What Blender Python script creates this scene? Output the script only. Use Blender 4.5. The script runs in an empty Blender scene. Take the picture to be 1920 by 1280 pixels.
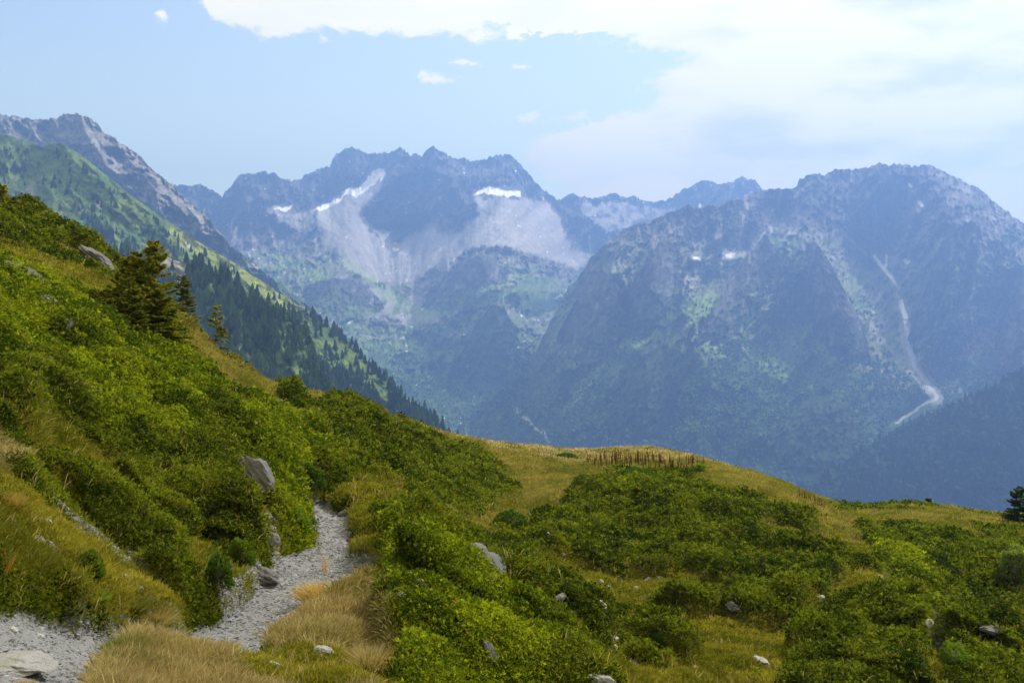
import bpy, bmesh, math, time
import numpy as np
from mathutils import Vector
C = bpy.context.scene
R = math.radians
rng = np.random.default_rng(11)
F = 1867.0          # focal length in photo pixels (35 mm on a 36 mm wide sensor)
HV = 640.0          # horizon row of the level camera

# ------------------------------------------------------------------ camera
cam_d = bpy.data.cameras.new('camera'); cam_d.lens = 35.0; cam_d.sensor_width = 36.0
cam_d.clip_start = 0.1; cam_d.clip_end = 60000
cam = bpy.data.objects.new('camera', cam_d); C.collection.objects.link(cam)
cam.location = (0, 0, 0); cam.rotation_euler = (R(90), 0, 0); C.camera = cam

# ------------------------------------------------------------------ light
SUN_AZ, SUN_EL = 56.0, 47.0     # clockwise from the view direction (+y), height above the horizon
sun_dir = Vector((math.sin(R(SUN_AZ))*math.cos(R(SUN_EL)), math.cos(R(SUN_AZ))*math.cos(R(SUN_EL)), math.sin(R(SUN_EL))))
sd = bpy.data.lights.new('sun', 'SUN'); sd.energy = 5.0; sd.angle = R(0.53); sd.color = (1.0, 0.955, 0.88)
so = bpy.data.objects.new('sun', sd); C.collection.objects.link(so)
so.rotation_euler = sun_dir.to_track_quat('Z', 'Y').to_euler(); so.location = sun_dir*2000
C.view_settings.view_transform = 'Standard'; C.view_settings.look = 'None'
C.view_settings.exposure = 0.66; C.view_settings.gamma = 1.0
C.cycles.max_bounces = 5; C.cycles.diffuse_bounces = 2; C.cycles.glossy_bounces = 1
C.cycles.transmission_bounces = 3; C.cycles.volume_bounces = 0; C.cycles.transparent_max_bounces = 6
C.cycles.use_adaptive_sampling = True; C.cycles.adaptive_threshold = 0.015
C.cycles.use_denoising = True
C.cycles.caustics_reflective = False; C.cycles.caustics_refractive = False

class NT:
    """small helper to wire shader nodes"""
    def __init__(s, tree): s.t = tree; s.n = tree.nodes; s.l = tree.links; s.n.clear()
    def node(s, typ, **kw):
        nd = s.n.new(typ)
        for k, v in kw.items():
            if k.startswith('i_'): s.put(nd, k[2:], v)
            elif k.startswith('i') and k[1:].isdigit(): s.put(nd, int(k[1:]), v)
            else: setattr(nd, k, v)
        return nd
    def put(s, nd, key, v):
        sock = nd.inputs[key]
        if isinstance(v, bpy.types.NodeSocket): s.l.new(v, sock)
        elif isinstance(v, bpy.types.Node): s.l.new(v.outputs[0], sock)
        else: sock.default_value = v
    def math(s, op, a, b=None, c=None, clamp=False):
        nd = s.n.new('ShaderNodeMath'); nd.operation = op; nd.use_clamp = clamp
        for i, v in enumerate((a, b, c)):
            if v is not None: s.put(nd, i, v)
        return nd.outputs[0]
    def smooth(s, x, a, b):
        nd = s.n.new('ShaderNodeMapRange'); nd.interpolation_type = 'SMOOTHSTEP'
        s.put(nd, 0, x); s.put(nd, 1, a); s.put(nd, 2, b); s.put(nd, 3, 0.0); s.put(nd, 4, 1.0)
        return nd.outputs[0]
    def mix(s, f, a, b, blend='MIX'):
        nd = s.n.new('ShaderNodeMix'); nd.data_type = 'RGBA'; nd.blend_type = blend
        s.put(nd, 0, f); s.put(nd, 6, a); s.put(nd, 7, b); return nd.outputs[2]
    def noise(s, vec, scale, detail=6, rough=0.55, dist=0.0):
        nd = s.n.new('ShaderNodeTexNoise'); s.put(nd, 'Vector', vec)
        nd.inputs['Scale'].default_value = scale; nd.inputs['Detail'].default_value = detail
        nd.inputs['Roughness'].default_value = rough; nd.inputs['Distortion'].default_value = dist
        return nd.outputs[0]
    def curve(s, x, pts, lo, hi, vlo, vhi):
        t = s.math('DIVIDE', s.math('SUBTRACT', x, lo), hi-lo, clamp=True)
        nd = s.n.new('ShaderNodeFloatCurve'); s.put(nd, 1, t); c = nd.mapping.curves[0]
        q = [((px-lo)/(hi-lo), (pv-vlo)/(vhi-vlo)) for px, pv in pts]
        c.points[0].location = q[0]; c.points[1].location = q[-1]
        for p in q[1:-1]: c.points.new(*p)
        nd.mapping.update()
        return s.math('MULTIPLY_ADD', nd.outputs[0], vhi-vlo, vlo)

# ------------------------------------------------------------------ world: Nishita sky with a sheet of high cloud
world = bpy.data.worlds.new('World'); C.world = world; world.use_nodes = True
w = NT(world.node_tree)
sky = w.node('ShaderNodeTexSky', sky_type='NISHITA', sun_disc=False, sun_elevation=R(SUN_EL), sun_rotation=R(SUN_AZ),
             altitude=1900, air_density=1.0, dust_density=0.6, ozone_density=1.0)
SKY_STRENGTH = 0.15
tc = w.node('ShaderNodeTexCoord'); sep = w.node('ShaderNodeSeparateXYZ', i0=tc.outputs['Generated'])
X, Y, Z = sep.outputs
az = w.math('MULTIPLY', w.math('ARCTAN2', X, Y), 180/math.pi)      # degrees right of the view direction
el = w.math('MULTIPLY', w.math('ARCSINE', Z), 180/math.pi)
flat = w.node('ShaderNodeCombineXYZ', i0=w.math('MULTIPLY', az, 0.55), i1=el, i2=0.0)
n1 = w.math('SUBTRACT', w.noise(flat, 0.28, 9, 0.6, 0.25), 0.5)
n2 = w.math('SUBTRACT', w.noise(flat, 1.1, 6, 0.6), 0.5)
n3 = w.math('SUBTRACT', w.noise(flat, 2.6, 5, 0.65, 0.4), 0.5)
wob = w.math('ADD', w.math('MULTIPLY_ADD', n1, 7.0, w.math('MULTIPLY', n2, 8.0)), w.math('MULTIPLY', n3, 5.0))
def A(u): return math.degrees(math.atan((u-960)/F))
def E(v): return math.degrees(math.atan((HV-v)/F))
# bank of cloud filling the right of the sky: everything right of this line
elw = w.math('MULTIPLY_ADD', wob, 0.30, el)
edge = w.curve(elw, [(E(v), A(u)) for u, v in ((1060, 400), (1035, 345), (975, 290), (1000, 262), (1140, 225), (1230, 190), (1215, 150), (1290, 110), (1240, 85), (1000, 60), (420, 45), (370, 0), (330, -250))],
               5, 30, -30, 30)
f1 = w.math('MULTIPLY', w.math('ADD', w.math('SUBTRACT', az, edge), w.math('MULTIPLY', wob, 0.45)), 0.8)
# underside of the band across the top
low = w.curve(az, [(-60, 33), (A(330), 24), (A(400), E(70)), (A(480), E(85)), (A(620), E(78)), (A(820), E(75)), (A(1100), E(68)), (A(1200), E(95)), (A(1300), E(120)), (60, 8)], -60, 60, 0, 40)
f2 = w.math('MULTIPLY', w.math('ADD', w.math('SUBTRACT', el, low), w.math('MULTIPLY', wob, 0.28)), 1.6)
cl = w.math('MAXIMUM', f1, f2)
# small loose scraps
for u, v, ru, rv in ((880, 120, 38, 10), (822, 149, 45, 11), (972, 127, 32, 7), (1040, 222, 95, 13), (303, 62, 12, 14), (600, 80, 42, 9), (1290, 60, 100, 40)):
    ex = w.math('DIVIDE', w.math('SUBTRACT', az, A(u)), ru/32.6); ey = w.math('DIVIDE', w.math('SUBTRACT', el, E(v)), rv/32.6)
    d = w.math('SQRT', w.math('ADD', w.math('MULTIPLY', ex, ex), w.math('MULTIPLY', ey, ey)))
    cl = w.math('MAXIMUM', cl, w.math('MULTIPLY_ADD', wob, 0.55, w.math('MULTIPLY', w.math('SUBTRACT', 0.55, d), 1.0)))
mask = w.smooth(cl, -0.35, 0.85)
shade = w.math('SUBTRACT', w.noise(w.node('ShaderNodeCombineXYZ', i0=w.math('MULTIPLY', az, 0.3), i1=w.math('MULTIPLY', el, 1.0), i2=3.0), 0.35, 5, 0.55), 0.5)
grey = w.math('MULTIPLY', w.smooth(shade, -0.06, 0.20), w.math('ADD', w.smooth(az, -2, 18), 0.25, clamp=True))
cloud_col = w.mix(grey, (9.2, 8.1, 4.9, 1), (6.4, 6.1, 4.5, 1))
veil = w.math('SUBTRACT', w.math('MULTIPLY_ADD', w.smooth(az, -40, 10), 0.20, 0.80), w.math('MULTIPLY', w.smooth(el, 3, 19), 0.62))
base = w.mix(veil, sky.outputs[0], (8.6, 8.8, 4.6, 1))
dim = w.math('SUBTRACT', 1.0, w.math('MULTIPLY', w.smooth(el, 4, 19), 0.10))
cloud_col = w.mix(1.0, cloud_col, w.node('ShaderNodeCombineColor', i0=dim, i1=dim, i2=dim), 'MULTIPLY')
tot = w.mix(mask, base, cloud_col)
bg = w.node('ShaderNodeBackground', i_Color=tot, i_Strength=SKY_STRENGTH)
w.node('ShaderNodeOutputWorld', i_Surface=bg)
world.cycles.sampling_method = 'MANUAL'; world.cycles.sample_map_resolution = 1024

# ------------------------------------------------------------------ numpy noise
def _h(ix, iy, iz, seed):
    h = (ix.astype(np.uint32)*np.uint32(374761393) + iy.astype(np.uint32)*np.uint32(668265263)
         + iz.astype(np.uint32)*np.uint32(2246822519) + np.uint32((seed*3266489917) & 0xffffffff))
    h = (h ^ (h >> np.uint32(13)))*np.uint32(1274126177)
    h = (h ^ (h >> np.uint32(16)))*np.uint32(2654435761)
    return ((h ^ (h >> np.uint32(15))) & np.uint32(0xffffff)).astype(np.float32)/np.float32(0xffffff)
def vnoise(x, y, seed=0):
    x = np.asarray(x, np.float64); y = np.asarray(y, np.float64)
    fx = np.floor(x); fy = np.floor(y)
    ix = fx.astype(np.int64); iy = fy.astype(np.int64); tx = (x-fx).astype(np.float32); ty = (y-fy).astype(np.float32)
    tx = tx*tx*tx*(tx*(tx*6-15)+10); ty = ty*ty*ty*(ty*(ty*6-15)+10); z = np.zeros_like(ix)
    a = _h(ix, iy, z, seed); b = _h(ix+1, iy, z, seed); c = _h(ix, iy+1, z, seed); d = _h(ix+1, iy+1, z, seed)
    return ((a*(1-tx)+b*tx)*(1-ty) + (c*(1-tx)+d*tx)*ty)*2-1
def fbm(x, y, o=5, seed=0, g=0.5):
    s = 0; a = 1.0; t = 0
    for k in range(o):
        s = s + a*vnoise(x, y, seed+k*7); t += a; a *= g
        x, y = (x*0.8-y*0.6)*2.03+3.1, (x*0.6+y*0.8)*2.03+1.7
    return s/t
def ridged(x, y, o=5, seed=0, g=0.5):
    s = 0; a = 1.0; t = 0
    for k in range(o):
        n = 1-np.abs(vnoise(x, y, seed+k*7)); s = s + a*n*n; t += a; a *= g
        x, y = (x*0.8-y*0.6)*2.03+3.1, (x*0.6+y*0.8)*2.03+1.7
    return s/t
def worley(x, y, seed=0, jit=0.9):
    x = np.asarray(x, np.float64); y = np.asarray(y, np.float64)
    ix = np.floor(x).astype(np.int64); iy = np.floor(y).astype(np.int64)
    f1 = np.full(x.shape, 9.0, np.float32); idv = np.zeros(x.shape, np.float32); z = np.zeros_like(ix)
    for dx in (-1, 0, 1):
        for dy in (-1, 0, 1):
            cx = ix+dx; cy = iy+dy
            px = cx+0.5+jit*(_h(cx, cy, z, seed)-0.5); py = cy+0.5+jit*(_h(cx, cy, z+1, seed)-0.5)
            d = np.sqrt((px-x)**2+(py-y)**2).astype(np.float32)
            m = d < f1; idv = np.where(m, _h(cx, cy, z+2, seed), idv); f1 = np.where(m, d, f1)
    return f1, idv
def sst(x, a, b):
    t = np.clip((x-a)/(b-a), 0, 1); return t*t*(3-2*t)
def inpoly(px, py, poly):
    r = np.zeros(px.shape, bool); n = len(poly)
    for i in range(n):
        x1, y1 = poly[i]; x2, y2 = poly[(i+1) % n]
        if y1 == y2: continue
        c = ((y1 > py) != (y2 > py)) & (px < (x2-x1)*(py-y1)/(y2-y1)+x1)
        r ^= c
    return r
def seg_dist(px, py, pl):
    """distance to a polyline and the share of its length at the nearest point"""
    best = np.full(px.shape, 1e9); bt = np.zeros(px.shape)
    L = [0.0]
    for i in range(len(pl)-1): L.append(L[-1]+math.hypot(pl[i+1][0]-pl[i][0], pl[i+1][1]-pl[i][1]))
    for i in range(len(pl)-1):
        ax, ay = pl[i]; bx, by = pl[i+1]; dx, dy = bx-ax, by-ay; l2 = dx*dx+dy*dy
        t = np.clip(((px-ax)*dx+(py-ay)*dy)/l2, 0, 1)
        d = np.hypot(px-ax-t*dx, py-ay-t*dy); m = d < best
        best = np.where(m, d, best); bt = np.where(m, (L[i]+t*math.sqrt(l2))/L[-1], bt)
    return best, bt

def blur(m, k=2):
    m = m.astype(np.float32)
    for _ in range(k):
        q = np.pad(m, 1, mode='edge'); m = (q[:-2, 1:-1]+q[1:-1, 1:-1]+q[2:, 1:-1])/3
        q = np.pad(m, 1, mode='edge'); m = (q[1:-1, :-2]+q[1:-1, 1:-1]+q[1:-1, 2:])/3
    return m
# ------------------------------------------------------------------ mesh helpers
def tag(o, label=None, cat=None, group=None, kind=None):
    for k, v in (('label', label), ('category', cat), ('group', group), ('kind', kind)):
        if v: o[k] = v
    return o
def mesh_np(name, V, Fa, mat, col=None, smooth=False, parent=None, loc=None):
    """V (n,3), Fa (m,k) face indices; col (n,3) goes to the colour attribute Col"""
    V = np.ascontiguousarray(V, np.float32); Fa = np.ascontiguousarray(Fa, np.int32); k = Fa.shape[1]
    me = bpy.data.meshes.new(name); me.vertices.add(len(V)); me.vertices.foreach_set('co', V.ravel())
    me.loops.add(Fa.size); me.loops.foreach_set('vertex_index', Fa.ravel())
    me.polygons.add(len(Fa)); me.polygons.foreach_set('loop_start', np.arange(0, Fa.size, k, dtype=np.int32))
    me.polygons.foreach_set('loop_total', np.full(len(Fa), k, np.int32))
    me.polygons.foreach_set('use_smooth', np.full(len(Fa), smooth, bool))
    if col is not None:
        at = me.color_attributes.new('Col', 'FLOAT_COLOR', 'POINT')
        c4 = np.ones((len(V), 4), np.float32); c4[:, :3] = col; at.data.foreach_set('color', c4.ravel())
    me.materials.append(mat); me.update(calc_edges=True)
    o = bpy.data.objects.new(name, me); C.collection.objects.link(o)
    if parent: o.parent = parent
    if loc is not None: o.location = loc
    return o
def grid_faces(nr, nc, keep=None):
    i = np.arange(nr-1)[:, None]*nc+np.arange(nc-1)[None, :]
    f = np.stack([i, i+1, i+nc+1, i+nc], -1)
    return f[keep] if keep is not None else f.reshape(-1, 4)
def used_only(V, Fa, col):
    u, inv = np.unique(Fa, return_inverse=True)
    return V[u], inv.reshape(Fa.shape), col[u]
def empty(name, loc, rz=0):
    o = bpy.data.objects.new(name, None); C.collection.objects.link(o); o.location = loc; o.rotation_euler = (0, 0, rz); o.empty_display_size = 0.2
    return o

# ------------------------------------------------------------------ materials
def mat_attr(name, rough=0.9, bump=(), vary=0.15, vscale=1.0, translucent=0.0, spec=0.25, vary_detail=5, tint=(1.3, 1.25, 0.6)):
    m = bpy.data.materials.new(name); m.use_nodes = True; t = NT(m.node_tree)
    at = t.node('ShaderNodeAttribute', attribute_name='Col')
    geo = t.node('ShaderNodeNewGeometry')
    n = t.noise(geo.outputs['Position'], vscale, vary_detail, 0.65)
    k = t.math('MULTIPLY_ADD', t.math('SUBTRACT', n, 0.5), vary*4, 1.0)
    col = t.mix(1.0, at.outputs['Color'], t.node('ShaderNodeCombineColor', i0=k, i1=k, i2=k), 'MULTIPLY')
    nrm = None
    for sc, dist, st in bump:
        b = t.node('ShaderNodeBump', i_Strength=st, i_Distance=dist, i_Height=t.noise(geo.outputs['Position'], sc, 7, 0.62))
        if nrm is not None: t.put(b, 'Normal', nrm)
        nrm = b.outputs[0]
    p = t.node('ShaderNodeBsdfPrincipled', i_Roughness=rough, **{'i_Base Color': col})
    p.inputs['Specular IOR Level'].default_value = spec
    if nrm is not None: t.put(p, 'Normal', nrm)
    out = p
    if translucent:
        tr = t.node('ShaderNodeBsdfTranslucent', i_Color=t.mix(1.0, col, tint+(1,), 'MULTIPLY'))
        mx = t.node('ShaderNodeMixShader', i0=translucent, i1=p.outputs[0], i2=tr.outputs[0]); out = mx
    t.node('ShaderNodeOutputMaterial', i_Surface=out)
    return m
M_mtn = mat_attr('mountain_rock_and_turf', 0.95, bump=((0.012, 30, 0.7), (0.06, 8, 0.6)), vary=0.22, vscale=0.02, spec=0.1)
M_hill = mat_attr('hillside_turf', 0.95, bump=((0.05, 6, 0.6),), vary=0.25, vscale=0.06, spec=0.1)
M_far_tree = mat_attr('far_tree', 0.9, vary=0.2, vscale=0.05, translucent=0.15, spec=0.1)
M_ground = mat_attr('alpine_turf', 0.95, bump=((9, 0.03, 0.8), (45, 0.008, 0.6)), vary=0.3, vscale=7, spec=0.15)
M_path = mat_attr('slate_gravel', 0.8, bump=((22, 0.02, 1.0), (90, 0.006, 0.8)), vary=0.25, vscale=30, spec=0.3)
M_leaf = mat_attr('shrub_leaf', 0.75, vary=0.25, vscale=2.5, translucent=0.5, spec=0.06, tint=(1.35, 1.5, 0.3))
M_grass = mat_attr('grass_blade', 0.7, vary=0.15, vscale=3, translucent=0.4, spec=0.05, tint=(1.15, 1.1, 0.6))
M_needle = mat_attr('spruce_needle', 0.8, vary=0.2, vscale=4, translucent=0.4, spec=0.05, tint=(1.5, 1.3, 0.4))
M_rock = mat_attr('schist_rock', 0.75, bump=((4, 0.05, 0.9), (18, 0.02, 0.9), (80, 0.005, 0.7)), vary=0.3, vscale=5, spec=0.35)
def mat_plain(name, col, rough=0.9, sc=20):
    m = bpy.data.materials.new(name); m.use_nodes = True; t = NT(m.node_tree)
    geo = t.node('ShaderNodeNewGeometry'); n = t.noise(geo.outputs['Position'], sc, 5, 0.6)
    c = t.mix(n, tuple(x*0.55 for x in col)+(1,), tuple(min(1, x*1.5) for x in col)+(1,))
    p = t.node('ShaderNodeBsdfPrincipled', i_Roughness=rough, **{'i_Base Color': c})
    t.put(p, 'Normal', t.node('ShaderNodeBump', i_Strength=0.5, i_Distance=0.01, i_Height=n))
    t.node('ShaderNodeOutputMaterial', i_Surface=p); return m
M_bark = mat_plain('bark', (0.10, 0.075, 0.055))
M_twig = mat_plain('grey_twig', (0.20, 0.17, 0.14))

# ================================================================== MOUNTAINS
# A mountain face is a sheet of points with a true distance each; (u, v) are only the names of its columns and rows.
def interp_pl(pl, u):
    a = np.array(pl, float); return np.interp(u, a[:, 0], a[:, 1])
class Face:
    def __init__(s, crest, bottom, dtop, dbot, u0, u1, du, rows, gamma=1.0, rough=0.0, seed=0):
        s.us = np.arange(u0, u1+du, du); s.t = np.linspace(0, 1, rows); s.u0, s.du = u0, du
        cv = interp_pl(crest, s.us) + rough*(fbm(s.us/14.0, s.us*0+seed, 4, seed, 0.6)+1.5*(0.55-ridged(s.us/6.0, s.us*0+seed+3, 3, seed+2, 0.7)))
        bv = interp_pl(bottom, s.us)
        s.cv, s.bv = cv, bv
        s.U = np.broadcast_to(s.us, (rows, len(s.us))).copy()
        s.V = cv[None]+(bv-cv)[None]*s.t[:, None]
        dt = interp_pl(dtop, s.us); db = interp_pl(dbot, s.us)
        kk = np.hanning(61); kk /= kk.sum(); cs = np.convolve(np.pad(cv, 30, mode='edge'), kk, 'valid')
        tt = (s.V-cs[None])/(bv-cs)[None]; tt = np.where(tt > 0.02, np.maximum(tt, 0.02)**gamma, 0.02**gamma+(tt-0.02)*gamma*0.02**(gamma-1)*0.6)
        s.D = dt[None]+(db-dt)[None]*tt
        s.col = np.zeros(s.U.shape+(3,)); s.seed = seed
    def tent(s, pl, wd, amp, taper=True):
        d, t = seg_dist(s.U, s.V, pl)
        d = d + 5*fbm(s.U/15, s.V/15, 3, 5)
        k = np.clip(1-np.abs(d)/wd, 0, 1)
        if taper: k = k*(0.35+0.65*np.sin(np.pi*np.clip(t*0.8+0.2, 0, 1)))
        s.D -= amp*k
    def steep(s, rock, k=1.2, lam=0.35, amp=1.0):
        """crags stand steep, turf and scree lie back: a depth change whose downhill slope follows the rock, as smooth as can be sideways"""
        wt = k*(blur(rock, 2)-0.4); inc = -np.gradient(s.D, axis=0); h = inc*wt
        q = np.concatenate([h, -h[::-1]], 0); q = np.concatenate([q, q[:, ::-1]], 1)
        kt = 2*np.pi*np.fft.fftfreq(q.shape[0])[:, None]; ku = 2*np.pi*np.fft.rfftfreq(q.shape[1])[None]
        Q = np.fft.rfft2(q); den = kt**2+lam*ku**2+1e-5
        s.D += amp*np.fft.irfft2(-1j*kt*Q/den, q.shape)[:s.D.shape[0], :s.D.shape[1]]
    def world(s):
        return np.stack([(s.U-960)/F*s.D, s.D, (HV-s.V)/F*s.D], -1)
    def build(s, name, mat, grain=0.6):
        P = s.world(); g_ = grain*np.clip(1.6-4*s.col[..., 0], 0.0, 1); s.col *= np.clip(1+g_*fbm(s.U/5.5, s.V/4.5, 3, 901, 0.7)+0.5*g_*fbm(s.U/22, s.V/16, 3, 905), 0.25, 2)[..., None]
        # far side: the mountain falls away behind its crest
        nb = 6; back = []
        for k in range(nb, 0, -1):
            q = P[0].copy(); q[:, 1] += k*k*22*s.D[0]/4000+k*20; q[:, 0] += 0; q[:, 2] -= k*k*16*s.D[0]/4000+k*26
            back.append(q)
        P2 = np.concatenate([np.array(back), P], 0); c2 = np.concatenate([np.repeat(s.col[:1], nb, 0), s.col], 0)
        o = mesh_np(name, P2.reshape(-1, 3), grid_faces(P2.shape[0], P2.shape[1])[:, ::-1], mat, c2.reshape(-1, 3), True)
        tag(o, kind='structure'); return o
    def at(s, u, v):
        """nearest stored point for (u, v)"""
        j = np.clip(np.round((u-s.u0)/s.du).astype(int), 0, len(s.us)-1)
        t = (v-s.cv[j])/(s.bv[j]-s.cv[j]); i = np.clip(np.round(t*(len(s.t)-1)).astype(int), 0, len(s.t)-1)
        ok = (t >= 0) & (t <= 1)
        return np.stack([(s.U[i, j]-960)/F*s.D[i, j], s.D[i, j], (HV-s.V[i, j])/F*s.D[i, j]], -1), ok, (i, j)
def paint(face, m, c):
    c = np.asarray(c, float); m = m[..., None]; face.col[:] = face.col*(1-m)+c*m
def jit(U, V, a, sc, seed): return U+a*fbm(U/sc, V/sc, 4, seed), V+a*fbm(U/sc, V/sc, 4, seed+50)
ROCK = (0.18, 0.162, 0.15); ROCKD = (0.075, 0.07, 0.07); SCREE = (0.38, 0.355, 0.35); SNOW = (0.95, 0.95, 0.96)
TURF = (0.13, 0.20, 0.05); TURFD = (0.05, 0.095, 0.028); TURFB = (0.22, 0.33, 0.06); BUSH = (0.035, 0.065, 0.022)  # turf tones; the brighter ones also put light variation into the colour

def buttress(host, name, crest, bottom, top_c, low_c, lift=150, seed=0, rel=1.0):
    """a spur standing out of a mountain face: its crest clear of the slope behind, its foot sunk into it"""
    u0, u1 = crest[0][0], crest[-1][0]
    def hostD(pl):
        us = np.linspace(u0, u1, 24); vs = interp_pl(pl, us); P, ok, ij = host.at(us, vs); return us, P[:, 1]
    a, dt = hostD(crest); b, db = hostD(bottom); sm = np.hanning(9); sm /= sm.sum()
    edge = np.clip(np.minimum(a-u0, u1-a)/(0.3*(u1-u0)), 0, 1)
    dt = np.convolve(np.pad(dt, 4, mode='edge'), sm, 'valid')-lift*edge; db = np.convolve(np.pad(db, 4, mode='edge'), sm, 'valid')+25
    dt = np.maximum(dt, db+60*edge)
    n = max(40, int(max(v for _, v in bottom)-min(v for _, v in crest))//2)
    f = Face(crest, bottom, list(zip(a, dt)), list(zip(a, db)), u0, u1, 1.8, n, 0.8, 3.0, seed); U, V = f.U, f.V
    pk = min(crest, key=lambda p: p[1]); lowest = max(bottom, key=lambda p: p[1])
    f.tent([pk, ((pk[0]*2+lowest[0])/3, (pk[1]+lowest[1])/2), (lowest[0], lowest[1])], 0.42*(u1-u0), 0.8*lift*rel)
    f.D -= (ridged(U/26+V/70, V/44, 5, seed+3, 0.55)-0.5)*70*rel+(ridged(U/9+V/50, V/14, 4, seed+5, 0.65)-0.5)*38*rel
    t = sst(f.t[:, None]+0.45*fbm(U/26, V/22, 4, seed+9), 0.25, 0.85)[..., None]
    f.col[:] = np.asarray(top_c)*(1-t)+np.asarray(low_c)*t
    paint(f, sst(fbm(U/7+V/30, V/20, 4, seed+11), 0.15, 0.4)*(0.3 if top_c[0] > 0.06 else 0.06), SCREE)
    return f.build(name, M_mtn, 0.6)
# ---- the cirque at the head of the valley
crest_c = [(100, 420), (300, 356), (335, 344), (380, 347), (400, 357), (416, 370), (425, 357), (440, 336), (455, 325), (500, 320), (520, 328), (545, 338), (560, 335), (580, 325), (600, 315), (618, 312), (625, 295), (640, 283), (660, 271), (670, 280), (690, 286), (720, 287), (750, 277), (760, 280), (770, 292), (780, 285), (790, 292), (800, 279), (812, 275), (830, 283), (845, 292), (865, 297), (885, 300), (905, 298), (930, 290), (955, 288), (968, 296), (990, 322), (1010, 345), (1045, 374), (1060, 368), (1075, 362), (1090, 368), (1120, 371), (1130, 365), (1155, 362), (1175, 371), (1185, 366), (1200, 370), (1222, 378), (1245, 375), (1270, 360), (1300, 343), (1330, 337), (1350, 343), (1370, 341), (1392, 330), (1410, 335), (1422, 345), (1430, 358), (1470, 390), (1650, 450)]
fc = Face(crest_c, [(100, 900), (1650, 960)], [(100, 5600), (420, 6700), (700, 7300), (960, 7200), (1200, 7600), (1400, 7000), (1650, 6600)], [(100, 3000), (1000, 3100), (1650, 3600)], 250, 1560, 1.8, 330, 0.8, 5.0, 3)
U, V = fc.U, fc.V
uj, vj = jit(fc.U, fc.V, 9, 30, 21)
S1 = [(600, 392), (640, 372), (690, 342), (712, 328), (716, 350), (690, 380), (680, 410), (722, 440), (745, 455), (790, 425), (812, 400), (830, 432), (868, 437), (892, 400), (888, 366), (970, 368), (1045, 388), (1062, 430), (1115, 485), (1080, 500), (1000, 478), (930, 462), (880, 472), (840, 492), (800, 518), (745, 538), (700, 530), (645, 495), (598, 455), (592, 420)]
S2 = [(480, 388), (592, 392), (590, 430), (560, 440), (520, 415)]
S3 = [(1085, 378), (1230, 384), (1290, 392), (1180, 425), (1140, 445), (1105, 412)]
S4 = [(690, 545), (760, 540), (800, 560), (830, 600), (760, 610), (700, 600)]
scr = inpoly(uj, vj, S1)
scr2 = inpoly(uj, vj, S2) | inpoly(uj, vj, S3) | inpoly(uj, vj, S4)
CR = [[(820, 482), (900, 474), (945, 500), (885, 542), (805, 562), (800, 520)], [(560, 520), (640, 518), (700, 540), (715, 580), (640, 592), (600, 570)], [(910, 565), (965, 600), (975, 680), (925, 690), (885, 640)], [(960, 500), (1040, 510), (1060, 560), (1000, 580), (930, 560)], [(590, 395), (612, 430), (598, 455), (570, 440)],
      [(975, 640), (1060, 655), (1080, 725), (1000, 735)], [(1100, 400), (1160, 470), (1100, 520), (1060, 440)], [(1300, 343), (1430, 335), (1430, 400), (1300, 420), (1250, 380)]]
crag = (vj < 432) & ~scr & ~scr2
for p_ in CR: crag |= inpoly(uj, vj, p_)
SNOWP = [([(597, 391), (622, 380), (642, 368), (656, 357)], 3.2), ([(656, 360), (676, 352), (692, 338), (706, 322)], 4.8), ([(713, 318), (719, 330)], 3.0), ([(895, 364), (906, 355), (926, 353), (948, 363), (972, 360)], 4.4), ([(703, 433), (732, 435)], 2.4), ([(716, 436), (719, 460)], 3.4), ([(516, 391), (544, 389)], 3.0), ([(737, 466), (745, 467)], 2.6)]
soft = np.zeros(U.shape)
for pl, wd in SNOWP: soft = np.maximum(soft, 1-sst(seg_dist(U, V, pl)[0], wd+2, wd+9))
fc.steep((crag | ((fbm(U/40, V/24, 5, 33) > 0.22) & ~scr & (V < 720)))-1.6*soft, 0.8)
for pl, wd, amp in (([(660, 271), (665, 310), (650, 350)], 40, 160), ([(750, 277), (735, 330), (700, 390), (690, 440)], 55, 260), ([(812, 275), (800, 340), (770, 400), (745, 430)], 50, 250),
                    ([(812, 275), (850, 350), (872, 425)], 45, 240), ([(955, 288), (925, 340), (890, 390), (888, 430)], 50, 260), ([(500, 320), (520, 360), (590, 420)], 45, 160), ([(440, 336), (470, 370), (540, 410)], 40, 120),
                    ([(1300, 343), (1270, 400), (1240, 440)], 50, 200), ([(1392, 330), (1360, 370), (1330, 400)], 45, 260), ([(1075, 362), (1120, 420), (1150, 470)], 40, 150),
                    ([(590, 395), (600, 440)], 22, 120), ([(640, 560), (740, 560), (700, 600)], 40, 130), ([(980, 460), (900, 480), (820, 520)], 45, 160), ([(1010, 520), (900, 550), (830, 590), (800, 640)], 50, 170),
                    ([(930, 560), (960, 640), (1000, 680)], 60, 200), ([(450, 480), (560, 530), (680, 570)], 50, 130)):
    fc.tent(pl, wd*1.1, amp*0.75)
for pl, wd, amp in (([(715, 320), (690, 350), (640, 375), (600, 395)], 30, -60), ([(770, 300), (760, 340), (720, 400)], 22, -120), ([(880, 310), (850, 330), (830, 300)], 22, -80), ([(740, 440), (730, 520), (760, 600), (820, 680), (920, 760), (1040, 850)], 150, -420), ([(1110, 500), (1060, 640), (1040, 800)], 110, -300)):
    fc.tent(pl, wd, amp, False)
rough = blur(np.where(scr, 0.10, np.where(scr2, 0.3, 1.0)), 8)*(1-0.9*soft)
rr = ridged(U/60+V/200, V/90, 6, 31, 0.55); r2 = ridged(U/17+V/60, V/26, 5, 77, 0.6)
rocky = 1-sst(V, 430, 560)
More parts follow.
